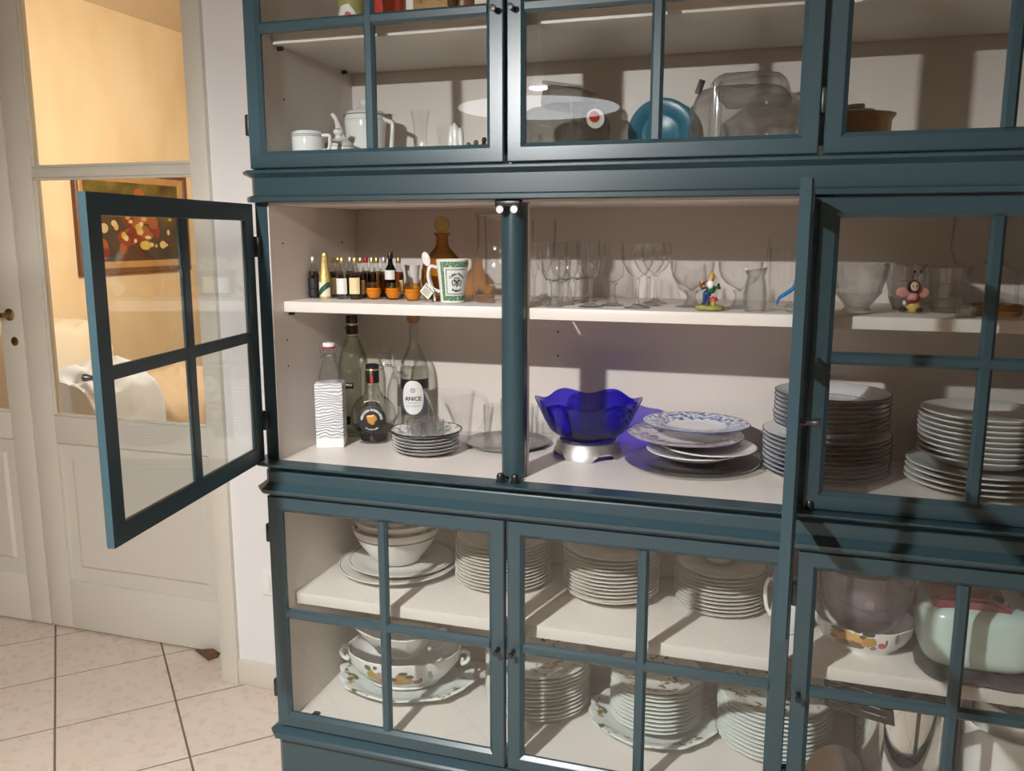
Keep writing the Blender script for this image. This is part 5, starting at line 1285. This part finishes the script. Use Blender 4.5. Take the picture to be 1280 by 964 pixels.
# ---------------- lower cabinet, floor
def oval_platter(name, c, R, asp, label, rot=0.0):
    pr_ = plate_prof(.14, .66, .55, .03)
    def sh(a, r_, z_):
        q = max(0, (r_-.6)/.4); w_ = 1+.022*q*cos(16*a)+.016*q*cos(8*a)
        return (r_*w_*cos(a), r_*w_*asp*sin(a), z_+.010*q*cos(16*a))
    bm = lathe(bmesh.new(), pr_, 96, sh)
    o = finish(name, bm, M['pl_platter'], None, loc=c, rot=(0, 0, rot), scale=R, angle=60); return tag(o, label, 'platter')
M['pl_platter'] = rim_mat('fruit_edge_platter', (0.74, 0.78, 0.75), (0.62, 0.67, 0.64), 1.0, pattern=(.72, .93, [(.30, .24, .10), (.07, .10, .05), (.16, .08, .06)], 6, .54))
c, r = stand(510, 888, ZLF, 172, .14, .85)
oval_platter('oval_platter', c, r, .80, 'scalloped oval platter under the soup tureen in the lower left', .1)
k = px(c)
zt = ZLF+.016
tc = Vector((c.x-.006, c.y+.0, zt))
tfruit = [(-.062, .040, .011, .017, (.42, .33, .05)), (-.050, .030, .012, .012, (.50, .36, .10)), (-.030, .030, .012, .012, (.55, .16, .06)), (-.040, .046, .010, .008, (.45, .30, .32)), (-.072, .060, .008, .006, (.05, .08, .05)), (-.052, .062, .005, .004, (.06, .09, .06)), (-.060, .022, .014, .006, (.08, .10, .05)), (-.036, .020, .014, .005, (.06, .08, .05)),
          (.012, .045, .012, .010, (.48, .30, .06)), (.024, .034, .014, .011, (.52, .34, .08)), (.004, .030, .012, .009, (.46, .24, .06)), (.018, .054, .010, .004, (.07, .06, .04)), (.034, .046, .009, .005, (.06, .07, .04)), (.050, .030, .008, .0065, (.46, .07, .06)), (.060, .036, .002, .006, (.08, .11, .05)), (-.008, .040, .010, .005, (.07, .09, .05)), (.082, .044, .004, .012, (.30, .33, .33))]
tfruit = [(a*1.0, (b-.04)*1.25+.046, ra*1.2, rb_*1.25, cc) for a, b, ra, rb_, cc in tfruit]
M['fruit_tureen'] = blob_mat('tureen_fruit_print', (.80, .81, .79), tfruit, rough=.13, nscale=170, wob=.35, front=True)
TR = 66*k; th_ = z_at(tc.x, tc.y-TR*.7, 822)-zt
t = thing('soup_tureen', 'white fruit-printed soup tureen without its lid on an oval platter', 'tureen', tc, .22)
tsh = lambda a, r_, z_: (r_*(1+.024*abs(cos(6*a)))*1.06*cos(a), r_*(1+.024*abs(cos(6*a)))*.82*sin(a), z_)
th_ = .082
latheo('body', hollow([(0, .002), (TR*.55, .002), (TR*.62, 0), (TR*.66, .004), (TR*.64, .010), (TR*.82, .028), (TR*.95, .055), (TR*.985, th_), (TR*.99, th_+.003)], .004, .008), M['fruit_tureen'], t, 84, tsh, angle=50)
for s_ in (-1, 1):
    tubeo('handle', spline([(s_*TR*.98, 0, th_*.80), (s_*(TR*.98+.018), 0, th_*.93), (s_*(TR*.98+.032), 0, th_*.86), (s_*(TR*.98+.030), 0, th_*.62), (s_*(TR*.98+.016), 0, th_*.50), (s_*(TR*.98+.014), 0, th_*.62), (s_*(TR*.98+.020), 0, th_*.66)], 6), [.0055]*18+[.0048]*19, M['porcelain'], t, 10)
# two sauce boats resting across the tureen
def sauce_boat(loc, rot, label, sc=1.0):
    t = thing('sauce_boat', label, 'sauce boat', loc, rot)
    def sh(a, r_, z_):
        q = max(0, min(1, z_/.05)); lipz = .020*q*max(0, cos(a-pi))**4 + .010*q*max(0, cos(a))**4
        return (sc*(r_*(1.55+.38*q*max(0, cos(a-pi))**3)*cos(a)), sc*r_*(.80+.05*abs(cos(5*a)))*sin(a), sc*(z_+lipz))
    latheo('body', hollow([(0, 0), (.024, 0), (.027, .003), (.036, .018), (.047, .036), (.055, .052)], .0035, .005), M['porcelain'], t, 64, sh, angle=60)
    tubeo('handle', spline([(sc*.078, 0, sc*.050), (sc*.098, 0, sc*.064), (sc*.108, 0, sc*.045), (sc*.092, 0, sc*.025), (sc*.066, 0, sc*.018)], 6), .0042*sc, M['porcelain'], t, 10)
    return t
sauce_boat((tc.x-.012, tc.y-.012, zt+th_-.018), radians(8), 'white sauce boat lying in the open soup tureen', 1.22)
# scalloped plates
stack(672, 893, ZLF, 128, 12, .0098, fruit_me, '%s scalloped plate in the pile behind the lower door gap', 'scalloped plates behind the door gap', rotz=.1)
c, r = stand(815, 937, ZLF, 160, .14)
oval_platter('oval_platter', c, r, .92, 'scalloped platter under the plate pile in the lower middle', -.2)
stack(c + Vector((.008, .004, 0)), 0, ZLF+.019, r*.70, 11, .0098, fruit_me, '%s scalloped plate in the pile on the lower middle platter', 'scalloped plates on the platter', rotz=.3)
stack(966, 934, ZLF, 136, 12, .0098, fruit_me, '%s scalloped plate in the pile beside the lower right door', 'scalloped plates at the right gap', rotz=.2)
# steel pot with black skimmer, leaning lid, white casseroles
c = Vector((x_at(1125, .185, ZLF+.05), .185, ZLF)); k = px(c)
t = thing('stock_pot', 'tall polished steel pot with a black lid knob in the lower right', 'pot', c)
PR = .095; ph = z_at(c.x, c.y-PR, 884)-ZLF
latheo('body', hollow([(0, 0), (PR*.96, 0), (PR, .006), (PR, ph*.96), (PR*1.02, ph)], .002, .004), M['mirror_steel'], t, 64)
for s_ in (-1, 1): tubeo('handle', spline([(-.03, s_*PR, ph*.8), (-.02, s_*(PR+.025), ph*.82), (0, s_*(PR+.03), ph*.82), (.02, s_*(PR+.025), ph*.82), (.03, s_*PR, ph*.8)], 5), .004, M['steel'], t, 8) if s_ > 0 else None
bm = bmesh.new()
for q in range(5):
    a = -pi*.80+q*pi*.15
t = thing('kitchen_turner', 'black slotted kitchen turner resting on the steel pot rim', 'turner', (x_at(1070, .062, ZLF+.2), .060, z_at(c.x-.06, .055, 880.5)))
bm = bmesh.new()
for q in range(5): box(bm, -.050, .048, -.031+q*.0135, -.0215+q*.0135, -.0016, .0016)
box(bm, -.056, -.048, -.030, .032, -.0012, .0012); box(bm, .046, .060, -.030, .032, -.0012, .0012)
finish('slotted_blade', bm, M['black'], t, smooth=False, rot=(radians(28), radians(14), radians(8)), scale=1.15)
tubeo('handle', spline([(.060, .005, -.012), (.085, .03, -.012), (.11, .06, -.012), (.13, .085, -.014)], 5), .0045, M['black'], t, 8)
c2 = Vector((x_at(1040, .055, ZLF+.05), .062, ZLF))
bm = lathe(bmesh.new(), [(0, 0), (.062, 0), (.066, .002), (.066, .004), (.058, .006), (.03, .014), (0, .016)], 48)
o = finish('pan_lid', bm, M['steel'], None, loc=(c2.x, c2.y, ZLF+.0655), rot=(radians(76), 0, radians(28))); tag(o, 'steel pan lid standing on edge against the pot', 'lid')
c = Vector((x_at(1272, .20, ZLF+.05), .20, ZLF)); k = px(c)
cas = lambda R_, h_: hollow([(0, 0), (R_*.82, 0), (R_*.88, .004), (R_*.96, h_*.5), (R_, h_*.92), (R_*1.03, h_*.95), (R_*1.03, h_)], .005, .006)
h1 = z_at(c.x, c.y-.11, 938)-ZLF; c.x -= .004
o = latheo('casserole', cas(.108, h1), M['porcelain'], None, 56, loc=c); tag(o, 'white porcelain casserole at the lower right, the bottom one', 'casserole')
z1 = h1*.35
h2 = z_at(c.x, c.y-.10, 905)-ZLF-z1
o = latheo('casserole', cas(.093, h2), M['porcelain'], None, 56, loc=(c.x+.004, c.y, ZLF+z1)); tag(o, 'white porcelain casserole nested in the bottom one', 'casserole')
t = thing('wire_whisk', 'steel wire whisk lying in the white nested casserole', 'whisk', (c.x+.02, c.y-.01, ZLF+z1+h2*.93), .3)
for q in range(6):
    a = q*pi/6
    tubeo('wire', spline([(.02, 0, .012), (-.01, .018*cos(a), .012+.018*sin(a)), (-.055, .020*cos(a), .008+.020*sin(a)), (-.072, 0, .004), (-.055, -.020*cos(a), .008-.020*sin(a)), (-.01, -.018*cos(a), .012-.018*sin(a)), (.02, 0, .012)], 5), .0011, M['steel'], t, 6)
tubeo('handle', [(.018, 0, .012), (.085, 0, .030)], .0055, M['steel'], t, 10)

# ---------------- upper cabinet, floor row
def place_u(u, y): 
    c = Vector((x_at(u, y, ZUF+.03), y, ZUF)); return c, px(c), (lambda v: z_at(c.x, c.y, v)-ZUF)
M['coffee'] = solid('coffee_service_porcelain', (.76, .77, .76), .12)
M['line_grey'] = solid('grey_line', (.10, .11, .10), .4)
# creamer
c, k, zb = place_u(386, .11)
t = thing('milk_jug', 'white porcelain milk jug with dark lines at the upper left', 'jug', c)
lipf = lambda a, r_, z_: ((r_+.010*max(0, cos(a-pi))**8*max(0, z_/zb(165)-.7)/.3)*cos(a), r_*sin(a), z_)
latheo('body', hollow([(0, 0), (18*k, 0), (19.5*k, .004), (20*k, zb(172)), (19.5*k, zb(170)), (17.5*k, zb(166)), (17*k, zb(165))], .0025, .004), M['coffee'], t, 40, lipf)
for vv in (171.5, 169.5): latheo('line', [(19.9*k, zb(vv)-.0006), (20.3*k, zb(vv)), (19.9*k, zb(vv)+.0006)], M['line_grey'], t, 40)
tubeo('handle', spline([(18*k, 0, zb(170)), (29*k, 0, zb(170.5)), (30*k, 0, zb(175)), (28.5*k, 0, zb(187)), (20*k, 0, zb(189))], 5), 2.2*k, M['coffee'], t, 10)
# sugar bowl
c, k, zb = place_u(424, .185)
t = thing('sugar_bowl', 'low white lidded sugar bowl before the coffee pot', 'sugar bowl', c)
latheo('body', hollow([(0, 0), (16*k, 0), (19*k, .004), (20*k, zb(185)), (18*k, zb(182))], .0025, .004), M['coffee'], t, 40)
latheo('lid', [(0, zb(182)), (18.5*k, zb(182)), (18*k, zb(179.5)), (12*k, zb(176)), (5*k, zb(173)), (3.5*k, zb(170)), (6.5*k, zb(166.5)), (6*k, zb(162.5)), (0, zb(160))], M['coffee'], t, 36)
latheo('line', [(19.6*k, zb(184)-.0006), (20.1*k, zb(184)), (19.6*k, zb(184)+.0006)], M['line_grey'], t, 36)
# coffee pot
c, k, zb = place_u(458, .29)
t = thing('coffee_pot', 'tall white porcelain coffee pot with dark lines and slender spout', 'coffee pot', c)
latheo('body', hollow([(0, 0), (20*k, 0), (22*k, .004), (24.5*k, zb(165)), (26*k, zb(152)), (25.5*k, zb(150)), (24.5*k, zb(144)), (23.5*k, zb(142))], .003, .005), M['coffee'], t, 44)
latheo('lid', [(0, zb(142.5)), (24*k, zb(142.5)), (22*k, zb(140)), (11*k, zb(137)), (8.5*k, zb(133.5)), (5*k, zb(131.5)), (7*k, zb(128.5)), (6.2*k, zb(125.5)), (0, zb(124.5))], M['coffee'], t, 36)
for vv in (151.5, 144.5): latheo('line', [(25.6*k, zb(vv)-.0007), (26.2*k, zb(vv)), (25.6*k, zb(vv)+.0007)], M['line_grey'], t, 40)
tubeo('spout', spline([(-20*k, 0, zb(184)), (-32*k, 0, zb(176)), (-37*k, 0, zb(160)), (-41*k, 0, zb(147)), (-46*k, 0, zb(141))], 6), [9*k-6.2*k*min(1, i/16) for i in range(25)], M['coffee'], t, 12)
tubeo('handle', spline([(24*k, 0, zb(150)), (32*k, 0, zb(153)), (36.5*k, 0, zb(157)), (35.5*k, 0, zb(175)), (33*k, 0, zb(189)), (22*k, 0, zb(190))], 6), 2.6*k, M['coffee'], t, 10)
# glass vase and little figures
c, k, zb = place_u(526, .28)
o = latheo('bud_vase', hollow([(0, 0), (8*k, 0), (8.6*k, .004), (8.2*k, zb(165)), (9.2*k, zb(152)), (12*k, zb(139))], .0015, .006), M['clear_soft'], None, 32, loc=c); tag(o, 'flared clear glass bud vase behind the upper left door', 'vase')
c, k, zb = place_u(570, .20)
t = thing('white_figurine', 'small white porcelain group of figures beside the dark ones', 'figurine', c)
for (du, hw, vt) in ((-6, 4.5, 165), (0, 6, 161.5), (6.5, 4, 163.5)):
    blobo('robe', (du*k, 0, zb((vt+192)/2)), (hw*k, hw*k, zb(vt)*.5), M['porcelain'], t, .9, 1, wob=.3, seed=du)
    blobo('head', (du*k, -.002, zb(vt-1)), (2.2*k, 2.2*k, 2.6*k), M['porcelain'], t)
c, k, zb = place_u(597, .17)
for i_, (du, vt) in enumerate(((-13, 178), (-3, 175), (8, 171.5))):
    t = thing('dark_figurine', ['small dark carved figure, the lowest, right of the white group', 'small dark carved figure, middle of the three', 'small black round-headed figure next to the door stile'][i_], 'figurine', (c.x+du*k, c.y, ZUF))
    blobo('body', (0, 0, zb(vt)*.42), (5*k, 4*k, zb(vt)*.42), M['label_grey'] if i_ < 2 else M['black'], t, wob=.25, seed=i_)
    blobo('head', (1*k, -.001, zb(vt)*.88), (3.2*k, 3*k, 3.4*k), M['label_grey'] if i_ < 2 else M['black'], t)
# crystal figure and flute, middle
c, k, zb = place_u(676, .10)
t = thing('crystal_figurine', 'little sparkling crystal figurine near the middle door stile', 'figurine', c)
for (z_, r_) in ((.006, 8), (.018, 5), (.030, 6), (.040, 3.5)):
    blobo('facet', (0, 0, z_), (r_*k, r_*k, .008), M['crystal'], t, nu=8, nv=5, wob=.1, seed=r_)
c, k, zb = place_u(719, .14)
t = thing('champagne_flute', 'slim champagne flute in front of the packaged jar', 'glass', c)
latheo('bowl', hollow([(0, zb(168)), (3.5*k, zb(166)), (6*k, zb(150)), (7*k, zb(128))], .001, .002), M['clear_soft'], t, 28)
latheo('stem', [(0, .001), (9*k, .0005), (9*k, .0015), (1.6*k, .006), (1.4*k, zb(170)), (3*k, zb(167.5)), (0, zb(167.5))], M['clear'], t, 20)
# packaged jar in grey plastic, lying tilted
c, k, zb = place_u(708, .27)
t = thing('wrapped_jar', 'big jar in cloudy grey plastic with a white and red sticker', 'jar', c)
M['film_dark'] = glass('grey_plastic_film', (0.66, 0.66, 0.64), (0.30, 0.30, 0.30), 2, 0.07, rough=0.08, milk=0.18, milkc=(.34,.33,.31))
blobo('wrapped_body', (0, 0, .066), (54*k, .062, .0595), M['film_dark'], t, .55, .7, 40, 18, .12, 4)
blobo('wrapped_neck', (-8*k, .0, .134), (34*k, .040, .026), M['film_dark'], t, .5, .7, 32, 12, .15, 8, rot=(0, .14, 0))
boxo('lid_edge', (-26*k, 26*k, -.030, -.022, -.004, .004), M['film'], t, bev=.003, loc=(0, -.012, .160), rot=(0, .17, 0))
latheo('sticker', [(0, 0), (.020, 0), (.020, .0008), (0, .0008)], M['label_white'], t, 28, loc=(43*k, -.056, zb(154)), rot=(pi/2, 0, radians(32)))
latheo('red_spot', [(0, 0), (.0115, 0), (.0115, .0006), (0, .0006)], M['red'], t, 24, loc=(42*k, -.0575, zb(152)), rot=(pi/2, 0, radians(32)))
# teal plate standing on edge
c, k, zb = place_u(826, .385)
R = 41*k
bm = lathe(bmesh.new(), [(0, 0), (.62, 0), (.66, .05), (.90, .11), (.985, .13), (1, .155), (.97, .165), (.88, .15), (.66, .10), (.60, .05), (.58, .06), (.42, .055), (.40, .045), (0, .045)], 64)
o = finish('teal_plate', bm, M['teal'], None, loc=(c.x, .385, ZUF+R*.985), rot=(radians(80), 0, 0), scale=R); tag(o, 'teal plastic plate standing on edge against the upper back panel', 'plate')
# large clear plastic package
c, k, zb = place_u(928, .25)
t = thing('plastic_package', 'large crumpled clear plastic package leaning in the upper middle', 'package', c)
bm = blob(bmesh.new(), (0, 0, .074), (66*k, .085, .0665), .6, .7, 44, 20, .16, 11)
finish('plastic_wrap', bm, M['film'], t, angle=25)
bm = blob(bmesh.new(), (10*k, .01, .135), (45*k, .05, .030), .5, .7, 36, 12, .25, 13); finish('plastic_top', bm, M['film'], t, angle=25)
boxo('dark_sticker', (-.007, .007, -.0012, 0, -.014, .014), M['label_grey'], t, loc=(-50*k, -.068, zb(113)), rot=(0, radians(22), radians(-24)))
c, k, zb = place_u(950, .10)
o = latheo('crystal_dish', hollow([(0, 0), (34*k, 0), (38*k, .005), (42*k, zb(168)), (46*k, zb(154))], .004, .008), M['clear_soft'], None, 40, lambda a, r_, z_: (r_*(1+.02*cos(14*a))*cos(a), r_*(1+.02*cos(14*a))*sin(a), z_), loc=c, angle=30); tag(o, 'clear glass dish in front of the plastic package', 'dish')
c, k, zb = place_u(893, .13)
o = latheo('bud_vase', hollow([(0, 0), (7*k, 0), (7.6*k, .004), (7.6*k, zb(160)), (7.8*k, zb(104))], .0012, .006), M['clear_soft'], None, 28, loc=c); tag(o, 'straight narrow clear glass vase left of the plastic package', 'vase')
# copper pot with lid
c, k, zb = place_u(1068, .16)
t = thing('copper_pot', 'dull copper pot with a sloping grey lid in the upper right', 'pot', c)
latheo('body', hollow([(0, 0), (40*k, 0), (42*k, .006), (42*k, zb(152)), (46*k, zb(146.5)), (47*k, zb(144.5))], .002, .004), M['bronze'], t, 48)
latheo('lid', [(0, zb(150)), (38*k, zb(150)), (37*k, zb(147)), (24*k, zb(139)), (14*k, zb(137)), (13*k, zb(136)), (14*k, zb(135.5)), (14*k, zb(131.5)), (0, zb(131.5))], M['pewter'], t, 44, rot=(0, radians(-4), 0))

# ---------------- upper cabinet, top shelf (only the feet show)
def ub(u, y): 
    c = Vector((x_at(u, y, ZUS), y, ZUS)); return c, px(c)
c, k = ub(441, .11)
M['canister'] = blob_mat('printed_canister', (.30, .32, .10), [(.0, .02, .022, .03, (.78, .76, .72)), (.004, .026, .008, .010, (.55, .05, .06))], rough=.5, wob=.4, nscale=60, front=True)
o = latheo('canister', [(0, 0), (17*k, 0), (17.5*k, .002), (17.5*k, .11), (0, .112)], M['canister'], None, 32, loc=c); tag(o, 'olive printed canister on the top shelf, left', 'canister')
c, k = ub(486, .12)
o = latheo('red_pot', hollow([(0, 0), (17*k, 0), (20*k, .006), (21*k, .012), (20.5*k, .014), (21.5*k, .022), (22*k, .07)], .003), M['red'], None, 40, loc=c); tag(o, 'red ribbed pot on the top shelf', 'pot')
c, k = ub(516, .11)
tag(boxo('cream_packet', (-5*k, 5*k, -.012, .012, 0, .07), M['label_white'], None, bev=.001, loc=c), 'narrow white packet between the red pot and the wooden box', 'packet')
c, k = ub(545, .12)
t = thing('wooden_box', 'light wooden box on the top shelf behind the door rail', 'box', c)
boxo('body', (-23*k, 23*k, -.03, .03, 0, .05), M['wood'], t, bev=.0015); boxo('lid', (-24*k, 24*k, -.032, .032, .0505, .062), M['wood'], t, bev=.0015)
for sx in (-14*k, 14*k): boxo('clasp', (sx-.004, sx+.004, -.0345, -.0325, .042, .056), M['brass'], t)
c, k = ub(582, .16)
o = latheo('terracotta_cup', hollow([(0, 0), (12*k, 0), (15*k, .01), (17*k, .06)], .003), M['terracotta'], None, 32, loc=c); tag(o, 'terracotta cup right of the wooden box', 'cup')
c, k = ub(606, .12)
tag(boxo('card_box', (-9*k, 9*k, -.02, .02, 0, .06), M['sheet_cream'], None, bev=.001, loc=c), 'small cream card box at the right end of the left top shelf', 'box')
